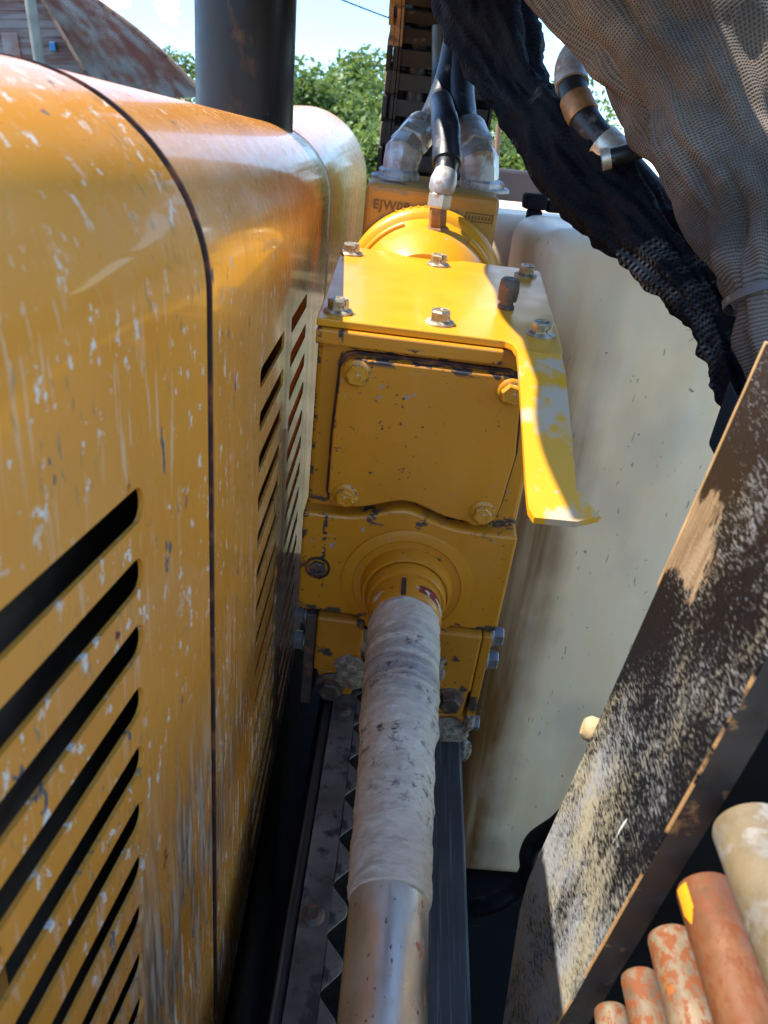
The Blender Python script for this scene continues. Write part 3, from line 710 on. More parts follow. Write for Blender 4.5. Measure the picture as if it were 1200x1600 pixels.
    nk = t.part('hub_neck', lathe('gear', [(.0465, 0), (.0465, .062), (.044, .068), (.040, .069)], (RX, .835, RZ), (0, -1, 0), 48))
    t.part('keyway', box('seam', RX - .010, RX - .004, .766, .80, RZ + .0462, RZ + .0478), nk)
    bm = bmesh.new(); vs = []
    for k in range(9):
        a = rad(14 + 7.5 * k); r0 = .0469; w = .5 + .5 * math.sin(math.pi * k / 8)
        vs.append([bm.verts.new((RX + r0 * math.cos(a), y, RZ + r0 * math.sin(a))) for y in (.777, .786 + .010 * w)])
    for A, B in zip(vs, vs[1:]): bm.faces.new((A[0], B[0], B[1], A[1]))
    t.part('red_mark', mesh_of(bm, 'red', 60), nk)
    # side plug
    pg = t.part('plug_recess', lathe('seam', [(.0175, -.002), (.0175, .0012), (.0140, .0016), (.0135, -.001)], (-.076, .850, -.595), (0, -1, 0), 28))
    t.part('plug', lathe('bolt_dark', [(.012, 0), (.012, .0045), (.010, .006), (.006, .006), (.0055, .002)], (-.076, .8495, -.595), (0, -1, 0), 6), pg)
gearbox()

def motor():
    t = Thing('hydraulic_motor', 'dull yellow hydraulic motor with cast lettering behind the gearbox', 'motor', FR, (.03, 1.45, -.40))
    body = t.part('body', box('motor', -.092, .138, 1.40, 1.58, -.42, -.181, bev=.012, seg=3))
    t.part('gear_cover', lathe('plate', [(.139, .0), (.139, .028), (.133, .036), (.124, .04), (.119, .055), (.116, .10), (.112, .115), (.09, .15)], (.026, 1.398, -.345), (0, -1, 0), 72))
    # raised ribs and cast marks on the cover
    for k, (a0, a1) in enumerate(((112, 150), (30, 62))):
        P = [(.026 + .121 * math.cos(rad(a)), 1.345 - .02 * (k == 1), -.345 + .121 * math.sin(rad(a))) for a in range(a0, a1, 4)]
        t.part('cover_rib', tube('plate', P, .006, 8))
    for k in range(6):
        a = rad(116 - 5.2 * k); t.part('cast_mark', box('plate', -.0032, .0032, -.006, .006, -.001, .0022, bev=.001), mat4=Matrix.Translation((.026 + .1385 * math.cos(a), 1.384, -.345 + .1385 * math.sin(a))) @ Matrix.Rotation(math.pi / 2 - a, 4, 'Y').inverted())
    # cast lettering
    cu = bpy.data.curves.new('letters', 'FONT'); cu.body = 'EJW0B'; cu.size = .0215; cu.extrude = .0012; cu.offset = .0004; cu.space_character = 1.08
    to = bpy.data.objects.new('tmp', cu); COL.objects.link(to)
    dg = bpy.context.evaluated_depsgraph_get(); me = bpy.data.meshes.new_from_object(to.evaluated_get(dg)); bpy.data.objects.remove(to)
    me.materials.clear(); me.materials.append(M['motor_dark'])
    q = pl(RR, 582, 325, 1, 1.40)
    t.part('lettering', me, body, Matrix.Translation((q.x, 1.3995, q.z)) @ Matrix.Rotation(math.pi / 2, 4, 'X'))
    q = pl(RR, 726, 345, 1, 1.40)
    fr = bmesh.new(); w, h = .046, .013
    for a in ((0, w, 0, .0016), (0, w, h, h + .0016), (0, .0016, 0, h), (w, w + .0016, 0, h + .0016)): bm_box(fr, q.x + a[0], q.x + a[1], 1.3988, 1.4005, q.z + a[2], q.z + a[3])
    for k in range(7): bm_box(fr, q.x + .005 + k * .0058, q.x + .008 + k * .0058, 1.3990, 1.4005, q.z + .004, q.z + .010)
    t.part('cast_frame', mesh_of(fr, 'motor_dark', 0), body)
    # corner lugs on top
    for px in (608, 760):
        q = pl(RR, px, 292, 2, -.181)
        t.part('port_boss', lathe('zinc', [(.040, 0), (.040, .004), (.038, .006)], (q.x, 1.50, -.183), (0, 0, 1), 30))
motor_dark = M['motor_dark'] = pmat('dark_cast_letter', (.20, .095, .025), .7, var=.2)  # darker tone gives the raised letters an engraved look
motor()

def hexring(bm, r, p0, p1): bm_lathe(bm, [(r * .9, 0), (r, .003), (r, (Vector(p1) - Vector(p0)).length - .003), (r * .9, (Vector(p1) - Vector(p0)).length)], p0, Vector(p1) - Vector(p0), 6)
def elbow(label, base_px, bend_px, end_px, Yb, Ye, r, pale):
    b = pl(RR, *base_px, 1, Yb); k = pl(RR, *bend_px, 1, Yb); e = pl(RR, *end_px, 1, Ye)
    b.z = max(b.z, -.185)
    t = Thing('elbow_fitting', label, 'pipe fitting', FR, b, 'elbow fittings on the motor')
    bm = bmesh.new(); bm_lathe(bm, [(r * 1.22, 0), (r * 1.26, .004), (r * 1.26, .016), (r * 1.1, .020)], b, (0, 0, 1), 6)
    t.part('base_nut', mesh_of(bm, 'zinc', 30))
    # forged eight-sided elbow
    d1 = (k - b).normalized(); d2 = (e - k).normalized(); P = [b + d1 * .015, k - d1 * .022, k - d1 * .004 + d2 * .004, k + d2 * .022]
    t.part('elbow', tube('zinc', P, [r, r * 1.04, r * 1.1, r * .98], 8, smooth=25))
    bm = bmesh.new(); hexring(bm, r * 1.12, k + d2 * .018, k + d2 * .045)
    t.part('swivel_nut', mesh_of(bm, pale, 25))
    bm = bmesh.new(); bm_lathe(bm, [(r * 1.0, 0), (r * 1.04, .01), (r * 1.04, .05), (r * .95, .056)], k + d2 * .044, d2, 20)
    cr = t.part('crimp', mesh_of(bm, pale, 30))
    h0 = k + d2 * .095
    P = spline([tuple(h0), tuple(h0 + d2 * .06), tuple(h0 + d2 * .13 + Vector((0, .02, .06))), tuple(h0 + d2 * .16 + Vector((0, .05, .22))), tuple(h0 + d2 * .17 + Vector((0, .02, .45)))], 6)
    t.part('hose', tube('rubber', [Vector(p) for p in P], r * .82, 20))
elbow('grey elbow fitting on the left of the motor, pale hose end', (621, 288), (630, 235), (672, 188), 1.50, 1.62, .0305, 'zinc_pale')  # left nut and crimp take the paler metal
elbow('grey elbow fitting on the right of the motor', (750, 308), (748, 250), (722, 180), 1.50, 1.64, .033, 'zinc')
def port_hose():
    a = pl(RR, 683, 362, 1, 1.32); b = pl(RR, 685, 322, 1, 1.32); c = pl(RR, 690, 295, 1, 1.325); d = pl(RR, 697, 268, 1, 1.34)
    t = Thing('port_hose', 'thick black hose with bright hex fitting above the yellow cover', 'hose', FR, a)
    ax = (b - a).normalized()
    bm = bmesh.new(); hexring(bm, .020, a - ax * .012, a + ax * .008); t.part('rusty_nut', mesh_of(bm, 'rust_fit', 25))
    bm = bmesh.new(); hexring(bm, .0145, a + ax * .004, b); t.part('adapter', mesh_of(bm, 'rust_fit', 25))
    bm = bmesh.new(); hexring(bm, .019, b - ax * .004, b + (c - b) * .75); t.part('hex_nut', mesh_of(bm, 'zinc_pale', 25))
    t.part('crimp', tube('zinc', [b + (c - b) * .7, c, c.lerp(d, .5), d], [.017, .021, .0215, .018], 20))
    P = [d.lerp(c, .3)] + [pl(RR, px, py, 1, Y) for px, py, Y in ((698, 250, 1.36), (697, 215, 1.40), (694, 185, 1.45), (690, 165, 1.54), (688, 150, 1.75), (690, 120, 1.9), (690, 40, 1.92))]
    P = [Vector(p) for p in spline([tuple(p) for p in P], 5)]
    t.part('hose', tube('rubber', P, [.018 + .003 * (i > 3) for i in range(len(P))], 24))
    t.part('sleeve', tube('rubber', P[4:16], [.0235 + .0008 * math.sin(i) for i in range(12)], 24))
port_hose()

def carriage():
    t = Thing('rack_carriage', 'greasy yellow carriage block clamped under the gearbox', 'carriage', FR, (.045, .95, -.9))
    t.part('left_block', box('carriage', -.070, -.004, .838, 1.2, -.766, -.6695, bev=.004))
    t.part('right_block', box('carriage', .094, .160, .838, 1.2, -.775, -.6695, bev=.004))
    t.part('centre_block', box('oily', -.0045, .0945, .87, 1.2, -.76, -.67, bev=.003))
    t.part('left_chamfer', prism('carriage', [(-.066, -.7665), (-.006, -.7665), (-.012, -.81), (-.052, -.815)], lambda x, z: (x, .842, z), lambda x, z: (x, 1.19, z), bev=.003))
    t.part('right_chamfer', prism('carriage', [(.098, -.7755), (.158, -.7755), (.155, -.83), (.104, -.82)], lambda x, z: (x, .842, z), lambda x, z: (x, 1.19, z), bev=.003))
    t.part('wear_plate', box('bolt_dark', -.0865, -.0712, .845, 1.2, -.84, -.672, bev=.002))
    t.part('wear_plate', box('carriage', .1615, .1745, .842, 1.2, -.85, -.672, bev=.002))
    g = bolt_mesh('bolt_grey', .0145, .019, .017); d = bolt_mesh('bolt_dark', .0165, .02, .022)
    for z in (-.690, -.738):
        for y in (.868, 1.0, 1.12): t.part('side_bolt', g, mat4=place((-.0867, y, z), (-1, 0, 0), .3))
    for z in (-.688, -.732):
        for y in (.868, 1.0, 1.12): t.part('side_bolt', g, mat4=place((.1747, y, z), (1, 0, 0), .2))
    for z in (-.868,): t.part('side_bolt', g, mat4=place((.1747, .875, z), (1, 0, 0), .6, .8))
    t.part('front_bolt', d, mat4=place((-.043, .8405, -.792), (0, -1, 0), .2)); t.part('front_bolt', d, mat4=place((.132, .8405, -.790), (0, -1, 0), .5))
    # lower shoe caked with old grease
    t.part('lower_shoe', box('carriage', .100, .170, .85, 1.18, -.905, -.832, bev=.006))
    random.seed(3)
    def clump(c, s, n=3):
        bm = bmesh.new(); bmesh.ops.create_icosphere(bm, subdivisions=n, radius=1)
        for v in bm.verts:
            k = 1 + .45 * noise.noise(v.co * 1.7 + Vector(c) * 40) + .25 * noise.noise(v.co * 5 + Vector(c) * 40)
            v.co = Vector((c[0] + v.co.x * s[0] * k, c[1] + v.co.y * s[1] * k, c[2] + v.co.z * s[2] * k))
        return mesh_of(bm, 'clump', 60)
    for c, s in (((.140, .848, -.868), (.032, .008, .030)), ((.172, .852, -.905), (.010, .010, .022)), ((-.014, .836, -.76), (.024, .007, .030)), ((.098, .834, -.735), (.020, .008, .030)), ((.168, .845, -.84), (.008, .008, .02)), ((.02, .86, -.72), (.05, .02, .03))):
        t.part('grease_clump', clump(c, s))
def clump_mat():
    t = NT('caked_grease'); v = t.map()
    n = t.noise(v, 120, 6, .65)
    col = t.mix(t.rng(n, .35, .65), (.12, .085, .06), (.40, .33, .25))
    return t.fin(col, .7, 0, t.bump(n, .8, .004))
M['clump'] = clump_mat()
carriage()

def drill_rod():
    t = Thing('drill_rod', 'steel drill rod thickly coated with grey grease near the gearbox', 'drill rod', FR, (RX, .2, RZ))
    t.part('bare_tube', lathe('rod', [(.033, 0), (.0334, .005), (.0334, 1.0), (.030, 1.004)], (RX, .405, RZ), (0, -1, 0), 64))
    prof = [(.797, .030), (.796, .040), (.792, .0448), (.785, .0462), (.776, .0455), (.768, .0432), (.755, .0440), (.72, .0440), (.68, .0432), (.63, .0422), (.585, .0412), (.57, .0395), (.55, .0385), (.50, .0372), (.45, .0360), (.41, .0356), (.397, .0352), (.393, .0345), (.392, .032)]
    P = spline([(RX, y, RZ, r) for y, r in prof], 10)
    def dp(p, i, a):
        e = 1 if 3 < i < len(P) - 6 else .3
        return e * (.0021 * noise.noise(p * 38) + .0009 * noise.noise(Vector((p.x * 14, p.y * 150, p.z * 14))) + .0018 * max(0, noise.noise(p * 90)) + .0005 * noise.noise(p * 260))
    t.part('grease_coat', tube('grease', [p[:3] for p in P], [p[3] for p in P], 120, disp=dp, smooth=180), label='grey beige grease smeared round the rod')
drill_rod()

def rack():
    t = Thing('toothed_rack', 'dark oily toothed rack running left of the drill rod', 'gear rack', FR, (-.02, .8, -.87))
    t.part('bar', box('tooth', -.036, -.003, -.5, 1.9, -.875, -.81, bev=0))
    bm = bmesh.new()
    pp = [(-.0028, .0285), (-.001, .0255), (.0145, .0085), (.0165, .004), (.0165, -.004), (.0145, -.0085), (-.001, -.0255), (-.0028, -.0285)]
    bm_prism(bm, pp, lambda x, y: (x, y, -.8101), lambda x, y: (x, y, -.874))
    bmesh.ops.recalc_face_normals(bm, faces=bm.faces)
    bmesh.ops.bevel(bm, geom=[e for e in bm.edges if abs(e.verts[0].co.z - e.verts[1].co.z) < 1e-4], offset=.0008, segments=1, affect='EDGES')
    bmesh.ops.recalc_face_normals(bm, faces=bm.faces)
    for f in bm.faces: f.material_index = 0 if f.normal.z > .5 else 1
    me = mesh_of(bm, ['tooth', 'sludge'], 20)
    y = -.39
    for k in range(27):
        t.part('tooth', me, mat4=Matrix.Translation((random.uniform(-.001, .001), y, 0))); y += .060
    t.part('root_strip', box('darkframe', -.0025, .017, -.5, 1.9, -.90, -.8765))
    d = bolt_mesh('bolt_dark', .009, .006, .013)
    for yy in (.19, .50, .81): t.part('rack_bolt', d, mat4=place((-.021, yy, -.8115), (0, 0, 1), yy))
rack()
t = Thing('guide_rail', 'worn dark steel rail on the right under the drill rod', 'rail', FR, (.14, .8, -.97))
t.part('rail_head', box('rail', .112, .1635, -.5, 1.95, -.912, -.88, bev=.004))
t.part('rail_web', box('rail', .122, .154, -.5, 1.95, -.972, -.9125))
def thrust_frame():
    t = Thing('thrust_frame', 'dark steel channel frame carrying the rack and the rail', 'machine frame', FR, (.04, .8, -1.1))
    t.part('left_rail', box('rail', -.050, -.0375, -.5, 1.95, -.90, -.818, bev=.003))
    t.part('web', box('darkframe', -.06, .17, -.5, 1.95, -1.02, -.9735))
    t.part('left_beam', box('darkframe', -.062, -.03, -.5, 1.95, -.9725, -.902))
    t.part('rack_seat', box('darkframe', -.0295, .02, -.5, 1.95, -.9725, -.9015))
    t.part('lower_beam', box('darkframe', -.06, .17, -.5, 1.95, -1.25, -1.025, bev=.006))
    d = bolt_mesh('bolt_dark', .016, .014, .02)
    for y in (.30, .44, .58, .72): t.part('frame_bolt', d, mat4=place((-.0605, y, -1.1), (-1, 0, 0), y))
    t.part('cross_tie', box('darkframe', .171, .30, .34, .40, -1.10, -1.06, bev=.003))
thrust_frame()

# ---- chassis underneath, on crawler tracks
def chassis():
    t = Thing('machine_chassis', 'dark chassis deck on crawler tracks under the tank and hood', 'chassis', FH, (0, 1.0, -1.9))
    t.part('deck', box('darkframe', -1.03, 1.0, -.45, 3.0, -1.70, -1.625, bev=.01))
    t.part('body_box', box('darkframe', -.85, -.13, -.40, 2.3, -1.624, ZB - .005, bev=.01))
    for sx in (-.95, .65): 
        bm = bmesh.new()
        bm_prism(bm, [(y, z) for y, z in [(1.2 + 1.55 * (1 if math.cos(a) > 0 else -1) * 1 + .2 * math.cos(a) - .2, -1.93 + .205 * math.sin(a)) for a in [rad(k * 15) for k in range(24)]]], lambda y, z: (sx, y, z), lambda y, z: (sx + .35, y, z))
        t.part('crawler_track', mesh_of(bm, 'track', 30))
    t.part('tank_post', box('darkframe', .17, .23, .95, 1.3, -1.624, -1.1, bev=.005))
chassis()

# ---- white water tanks
def tank(label, x0, x1, y0, y1, z0, z1, r):
    bm = bmesh.new(); bm_box(bm, x0, x1, y0, y1, z0, z1, bev=r, seg=6)
    bmesh.ops.subdivide_edges(bm, edges=[e for e in bm.edges if e.calc_length() > .15], cuts=10, use_grid_fill=True)
    for v in bm.verts:
        k = .006 * noise.noise(v.co * 3.1)
        v.co += Vector((k, k, k * .5))
    me = mesh_of(bm, 'tank', 60)
    return single('water_tank', me, label, 'water tank', FH, 'milky plastic water tanks')
tank('large milky white water tank with brown streaks right of the gearbox', .262, 1.0, 1.36, 1.74, -1.62, -.088, .05)
tank('smaller looking white tank behind the black strap', .222, .95, 1.83, 2.6, -1.62, -.100, .045)
def strap():
    a = pl(HH, 832, 326, 1, 1.34); b = pl(HH, 826, 410, 1, 1.34)
    t = Thing('tank_strap', 'black strap clamp standing between the two white tanks', 'strap', FH, (a.x, 1.79, -.3))
    x = pl(HH, 834, 340, 1, 1.785).x
    t.part('bar', box('darkframe', x - .016, x + .014, 1.765, 1.80, -.9, -.0825, bev=.004))
    t.part('clamp', box('darkframe', x - .028, x + .020, 1.758, 1.806, -.082, -.050, bev=.006))
    t.part('threaded_rod', tube('zinc', [(x - .012, 1.748, -.30), (x - .012, 1.748, -.10)], .011, 14))
    t.part('top_band', box('darkframe', x + .023, 1.0, 1.765, 1.80, -.085, -.060, bev=.004))
strap()
a = pl(HH, 770, 262, 1, 2.72); b = pl(HH, 905, 332, 1, 2.72)
single('cross_beam', box('darkpurple', a.x, a.x + .75, 2.66, 2.80, b.z, a.z, bev=.01), 'dark purple brown steel beam behind the tanks', 'steel beam', FH)
# hose curling beside the tank foot
P = spline([tuple(at(RR, x, y, d)) for x, y, d in ((900, 1262, .93), (870, 1290, .98), (838, 1312, 1.02), (826, 1335, 1.03), (825, 1362, 1.05), (806, 1392, 1.07), (775, 1410, 1.08), (740, 1420, 1.1))], 6)
single('drain_hose', tube('rubber', [Vector(p) for p in P], .0125, 18), 'dark muddy hose curling at the foot of the white tank', 'hose', FR)

# ---- black flat post, right foreground
def black_post():
    t = Thing('black_post', 'dusty black steel flat bar leaning in the right foreground', 'steel bar', FR, (.19, .385, -1.1))
    def X(z): return .179 + (.2126 - .179) * (z + .605) / .477
    z0, z1 = -1.16, -.120
    bm = bmesh.new(); n = 30; O = []
    for i in range(n + 1):
        z = z0 + (z1 - z0) * i / n; j = .0012 * noise.noise((0, 0, z * 60)); x = X(z)
        yf = .456 if z > -.66 else .456 - .75 * (-.66 - z) if z > -.80 else .351
        O.append([bm.verts.new(v) for v in ((x + .0025, yf, z), (x, yf - .0025, z), (x, .3154 + j, z), (x + .0009, .3145 + j, z), (x + .022, .3145 + j, z), (x + .022, yf, z))])
    for i in range(n):
        for k in range(6):
            f = bm.faces.new((O[i][k], O[i][(k + 1) % 6], O[i + 1][(k + 1) % 6], O[i + 1][k])); f.material_index = 1 if k in (3,) else 0
    bm.faces.new(O[0]); bm.faces.new(O[-1])
    t.part('plate', mesh_of(bm, ['post', 'post_edge'], 30))
    t.part('bead', tube('weld', [(X(z) + .002, .4575 + .001 * noise.noise((z * 50, 1, 0)), z) for z in [-.30 + .18 * k / 20 for k in range(21)]], .0016, 8))
    q = pl(RR, 922, 1130, 1, .472)
    t.part('knob', lathe('knob', [(.004, -.004), (.009, -.003), (.011, .004), (.0105, .012), (.007, .016)], (.203, .468, q.z - .006), (-1, .25, .15), 20))
M['weld'] = pmat('tan_edge_bead', (.50, .30, .12), .5, var=.2, vs=30)
M['knob'] = pmat('sandy_knob', (.42, .30, .15), .85, var=.2, vs=60, bump=(300, .6, .001))
black_post()
def post_foot():
    a = at(RR, 1140, 600, .80); b = at(RR, 1108, 695, .80); c = at(RR, 1122, 722, .80); d = at(RR, 1160, 640, .80)
    bm = bmesh.new()
    A = [bm.verts.new(v) for v in (a, b, c, d)]; B = [bm.verts.new(v + Vector((.004, .012, 0))) for v in (a, b, c, d)]
    bm.faces.new(A); bm.faces.new(B[::-1])
    for i in range(4): bm.faces.new((A[i], B[i], B[(i + 1) % 4], A[(i + 1) % 4]))
    single('post_bracket', mesh_of(bm, 'darkframe', 30), 'small dark bracket behind the top of the black bar', 'bracket', FR)
post_foot()

# ---- spare drill rods on the right
mags = [(958, 1566, .30, 52, 'mag1', 'lowest and smallest looking rust speckled rod at bottom right'), (1005, 1512, .30, 60, 'mag1', 'second rust speckled rod from the bottom, short looking'),
        (1055, 1446, .30, 73, 'mag1', 'third rust speckled rod, between the small rods and the brown one'), (1112, 1366, .30, 92, 'mag2', 'rose brown rod with an orange paint stripe at its end'),
        (1186, 1260, .30, 120, 'mag3', 'thick muddy tan rod at the right picture edge')]
for px, py, Y, w, m, lab in mags:
    e = pl(RR, px, py, 1, Y); dep = (RR @ e).dot(C_F); r = w * dep / FPX / 2
    t = Thing('spare_drill_rod', lab, 'drill rod', FR, (e.x, Y - .3, e.z - 2 * r), 'spare drill rods in the rod box')
    zc = e.z - r * .75; L = .7
    t.part('tube', lathe(m, [(r * .62, .02), (r * .64, .001), (r * .86, .0), (r * .95, .001), (r, .004), (r, L - .004), (r * .8, L)], (e.x, Y, zc), (0, -1, 0), 48))
    if m == 'mag2':
        P = []
        bm = bmesh.new(); vs = []
        for a in (150, 158, 166, 174, 182):
            ca, sa = math.cos(rad(a)), math.sin(rad(a)); vs.append([bm.verts.new((e.x + ca * r * 1.012, yy, zc + sa * r * 1.012)) for yy in (Y - .004, Y - .012, Y - .022, Y - .028 + .008 * abs(a - 166) / 16)])
        for i in range(4):
            for j in range(3): bm.faces.new((vs[i][j], vs[i + 1][j], vs[i + 1][j + 1], vs[i][j + 1]))
        t.part('paint_stripe', mesh_of(bm, 'orange', 60))
def rod_box():
    t = Thing('rod_box', 'dark steel box behind the spare drill rods', 'rod box', FR, (.5, .1, -1.5))
    t.part('outer_wall', box('darkframe', .62, .65, -.4, .30, -1.5, -.3, bev=.004))
    t.part('end_wall', box('darkframe', .236, .619, .505, .52, -1.49, -.34, bev=.003))
    t.part('floor', box('darkframe', .24, .619, -.4, .949, -1.53, -1.5, bev=.004))
    for px, py, Y, w, m, lab in mags:
        e = pl(RR, px, py, 1, Y); dep = (RR @ e).dot(C_F); r = w * dep / FPX / 2
        for y in (-.33, -.12): t.part('support_bar', box('darkframe', e.x - r, .6195, y, y + .02, e.z - 1.75 * r - .008, e.z - 1.75 * r - .0005, bev=.001))
rod_box()

# ---- fabric hose sleeves
def sleeve(name, label, mat, nodes, fold, rag, sub=14, n=110, seed=0, crease=0, fray=0):
    P = spline([(*at(RR, px, py, d), r * d / FPX) for px, py, d, r in nodes], sub)
    off = Vector((seed * 7.3, 2.1, 4.4))
    def dp(p, i, a):
        f = fold * noise.noise(Vector((math.cos(a) * 1.5, math.sin(a) * 1.5, i * .045)) + off) + fold * .55 * noise.noise(Vector((math.cos(a) * 3.2, math.sin(a) * 3.2, i * .07)) + off)
        if crease: f -= crease * max(0, .35 - abs(noise.noise(Vector((math.cos(a) * 1.1, math.sin(a) * 1.1, i * .022)) + off * 2))) + .7 * crease * max(0, .3 - abs(noise.noise(Vector((math.cos(a) * 2.3, math.sin(a) * 2.3, i * .03)) + off * 3)))
        return P[i][3] * f + rag * (noise.noise(p * 38 + off) + .6 * noise.noise(p * 95 + off)) 
    bm = bmesh.new(); bm_tube(bm, [p[:3] for p in P], [p[3] for p in P], n, disp=dp)
    bmesh.ops.recalc_face_normals(bm, faces=bm.faces); bm.normal_update(); vs = list(bm.verts); rnd = random.Random(seed)
    for _ in range(fray):                  # loose threads
        v = rnd.choice(vs); L = rnd.uniform(.003, .010); sd_ = Vector((rnd.gauss(0, 1), rnd.gauss(0, 1), rnd.gauss(0, 1)))
        d = (v.normal + sd_ * .5).normalized(); w = d.cross(sd_).normalized() * .00035; tip = v.co + d * L + sd_ * .0012
        bm.faces.new([bm.verts.new(q) for q in (v.co - w - d * .002, v.co + w - d * .002, v.co + d * L * .5 + w, tip, v.co + d * L * .5 - w)])
    me = mesh_of(bm, mat, 180)
    single(name, me, label, 'hose sleeve', FR)
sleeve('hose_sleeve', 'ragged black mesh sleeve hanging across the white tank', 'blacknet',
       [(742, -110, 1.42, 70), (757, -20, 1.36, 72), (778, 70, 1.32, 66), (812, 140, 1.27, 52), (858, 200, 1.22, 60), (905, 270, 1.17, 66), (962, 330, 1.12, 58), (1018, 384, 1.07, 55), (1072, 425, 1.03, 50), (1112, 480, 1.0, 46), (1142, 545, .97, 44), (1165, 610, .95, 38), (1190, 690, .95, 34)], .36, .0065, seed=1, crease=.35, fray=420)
sleeve('hose_sleeve', 'faded brown woven sleeve at the upper right, pleated', 'brownnet',
       [(940, -180, .98, 165), (1022, -40, .96, 165), (1078, 60, .94, 158), (1130, 160, .92, 145), (1172, 260, .90, 135), (1200, 350, .885, 112), (1206, 420, .875, 88), (1208, 466, .87, 70), (1216, 520, .87, 66), (1240, 600, .87, 70), (1270, 690, .87, 70)], .20, .0015, sub=18, n=170, seed=2, crease=.45)
def cable_tie():
    c = at(RR, 1206, 464, .87); ax = (at(RR, 1212, 520, .87) - at(RR, 1196, 420, .875)).normalized()
    u = ax.orthogonal().normalized(); w = ax.cross(u); bm = bmesh.new(); R0 = []
    for k in range(48):
        a = 2 * math.pi * k / 48; d = u * math.cos(a) + w * math.sin(a); r = .052 + .003 * math.cos(2 * a)
        R0.append([bm.verts.new(c + d * (r + q) + ax * h) for q, h in ((0, -.0045), (.0022, -.0045), (.0022, .0045), (0, .0045))])
    for k in range(48):
        A, B = R0[k], R0[(k + 1) % 48]
        for j in range(4): bm.faces.new((A[j], A[(j + 1) % 4], B[(j + 1) % 4], B[j]))
    single('cable_tie', mesh_of(bm, 'tie', 40), 'dark cable tie cinched round the brown sleeve', 'cable tie', FR)
cable_tie()
def inner_hose(label, nodes, r):
    P = [at(RR, px, py, d) for px, py, d in nodes]
    t = Thing('hydraulic_hose', label, 'hose', FR, P[-1], 'hoses between the sleeves')
    Q = [Vector(p) for p in spline([tuple(p) for p in P], 6)]
    t.part('hose', tube('rubber', Q, r, 20))
    return t, Q
t, Q = inner_hose('blue grey steel hose pipe seen between black and brown sleeves', ((925, 60, 1.15), (893, 105, 1.14), (903, 165, 1.12), (935, 215, 1.11), (975, 255, 1.10), (1015, 300, 1.09), (1060, 350, 1.08)), .021)
t.part('steel_end', tube('zinc', Q[0:10], .0245, 20)); t.part('ferrule', tube('zinc_pale', Q[19:25], .0255, 20)); t.part('band', tube('rust_fit', Q[11:15], .0235, 20))
t, Q = inner_hose('dark hose crossing behind the brown sleeve', ((940, 250, 1.06), (985, 238, 1.05), (1040, 222, 1.05), (1100, 210, 1.05)), .012)
t.part('ferrule', tube('zinc_pale', Q[0:3], .0145, 18))

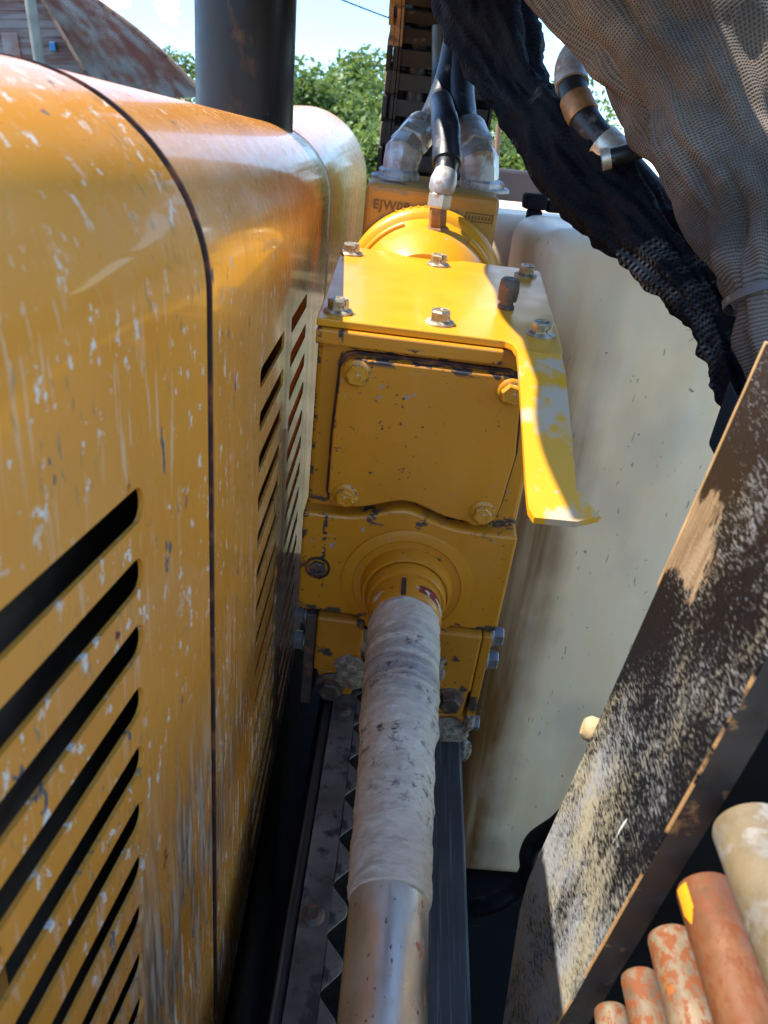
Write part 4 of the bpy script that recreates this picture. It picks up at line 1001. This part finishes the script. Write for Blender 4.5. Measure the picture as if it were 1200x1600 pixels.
# ---- drag chain hanging over the motor
def drag_chain():
    t = Thing('drag_chain', 'dark hanging drag chain with dusty sunlit tan side links', 'cable chain', FR, (.03, 2.0, -.3))
    path = spline([(2.06, -.30), (2.06, -.12), (2.05, .0), (2.005, .085), (1.92, .145), (1.80, .18), (1.62, .20), (1.40, .21), (1.10, .215), (.80, .215)], 12)
    # equal steps
    st = [path[0]]; acc = 0
    for a, b in zip(path, path[1:]):
        acc += math.dist(a, b)
        if acc >= .052: st.append(b); acc = 0
    xl, xr = -.098, .142
    for k in range(len(st) - 1):
        (ya, za), (yb, zb) = st[k], st[k + 1]; d = Vector((0, yb - ya, zb - za)).normalized(); nrm = Vector((0, -d.z, d.y)); nrm = -nrm if nrm.y > 0 else nrm
        a = Vector((0, ya, za)) - d * .006; b = Vector((0, yb, zb)) + d * .004; h = .036; odd = .0035 * (k % 2)
        link = None
        def plate(x0, x1, m):
            pts = [(-.0, -h * .8), (.010, -h), ((b - a).length - .012, -h), ((b - a).length, -h * .7), ((b - a).length, h * .7), ((b - a).length - .012, h), (.010, h), (0, h * .8)]
            return prism(m, pts, lambda s, q: Vector((x0, 0, 0)) + a + d * s + nrm * q, lambda s, q: Vector((x1, 0, 0)) + a + d * s + nrm * q)
        tan = 'chain_tan' if k > 5 else 'chain_dark'  # upper links toned tan as if sunlit, lower ones kept dark
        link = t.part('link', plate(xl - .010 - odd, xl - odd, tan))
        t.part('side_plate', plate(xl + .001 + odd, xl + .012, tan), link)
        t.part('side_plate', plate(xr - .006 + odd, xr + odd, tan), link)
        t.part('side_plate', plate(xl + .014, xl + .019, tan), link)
        m0 = a.lerp(b, .5)
        for sg in (1, -1):
            q = m0 + nrm * h * .82 * sg; bw = d * .017; bt = nrm * .003
            bm = bmesh.new(); f = lambda x: [bm.verts.new(Vector((x, 0, 0)) + q + u) for u in (bw + bt, bw - bt, -bw - bt, -bw + bt)]
            A, B = f(xl + .0195), f(xr - .0065)
            for j in range(4): bm.faces.new((A[j], A[(j + 1) % 4], B[(j + 1) % 4], B[j]))
            bm.faces.new(A[::-1]); bm.faces.new(B); t.part('slat', mesh_of(bm, 'chain_dark', 0), link)
    # hoses lying inside
    for x, r, m in ((-.035, .026, 'rubber'), (.022, .02, 'liner'), (.045, .012, 'chain_tan'), (.085, .026, 'rubber')):
        t.part('inner_hose', tube(m, [(x + .006 * math.sin(i * .2 + x * 90), y, z) for i, (y, z) in enumerate(path[::3])], r, 14))
    t.part('back_web', box('chain_dark', xl - .004, xr + .004, 2.10, 2.106, -.42, .16))
    t.part('edge_strip', box('chain_tan', -.113, -.106, 2.07, 2.09, -.35, .10, bev=.002))
    # unseen tray added overhead to shade the top plate; hose waves the shadow edge
    t.part('shade_tray', box('chain_dark', -.20, .17, .66, 1.58, .262, .268))
    t.part('shade_edge_hose', tube('rubber', [(-.206 + .010 * math.sin(y * 9) + .007 * math.sin(y * 23), y, .285 + .006 * math.sin(y * 15)) for y in [.65 + .95 * k / 60 for k in range(61)]], .018, 14))
    t.part('shade_tray_bracket', box('chain_dark', .150, .168, 1.52, 1.56, .20, .2615))
drag_chain()
def top_bar():
    a = at(RR, 1150, -8, .98); b = at(RR, 1215, 18, .98)
    single('roof_bar', box('darkframe', a.x, a.x + .4, a.y, a.y + .04, b.z, b.z + .05, bev=.004), 'dark bar end at the upper right picture corner', 'steel bar', FR)
top_bar()
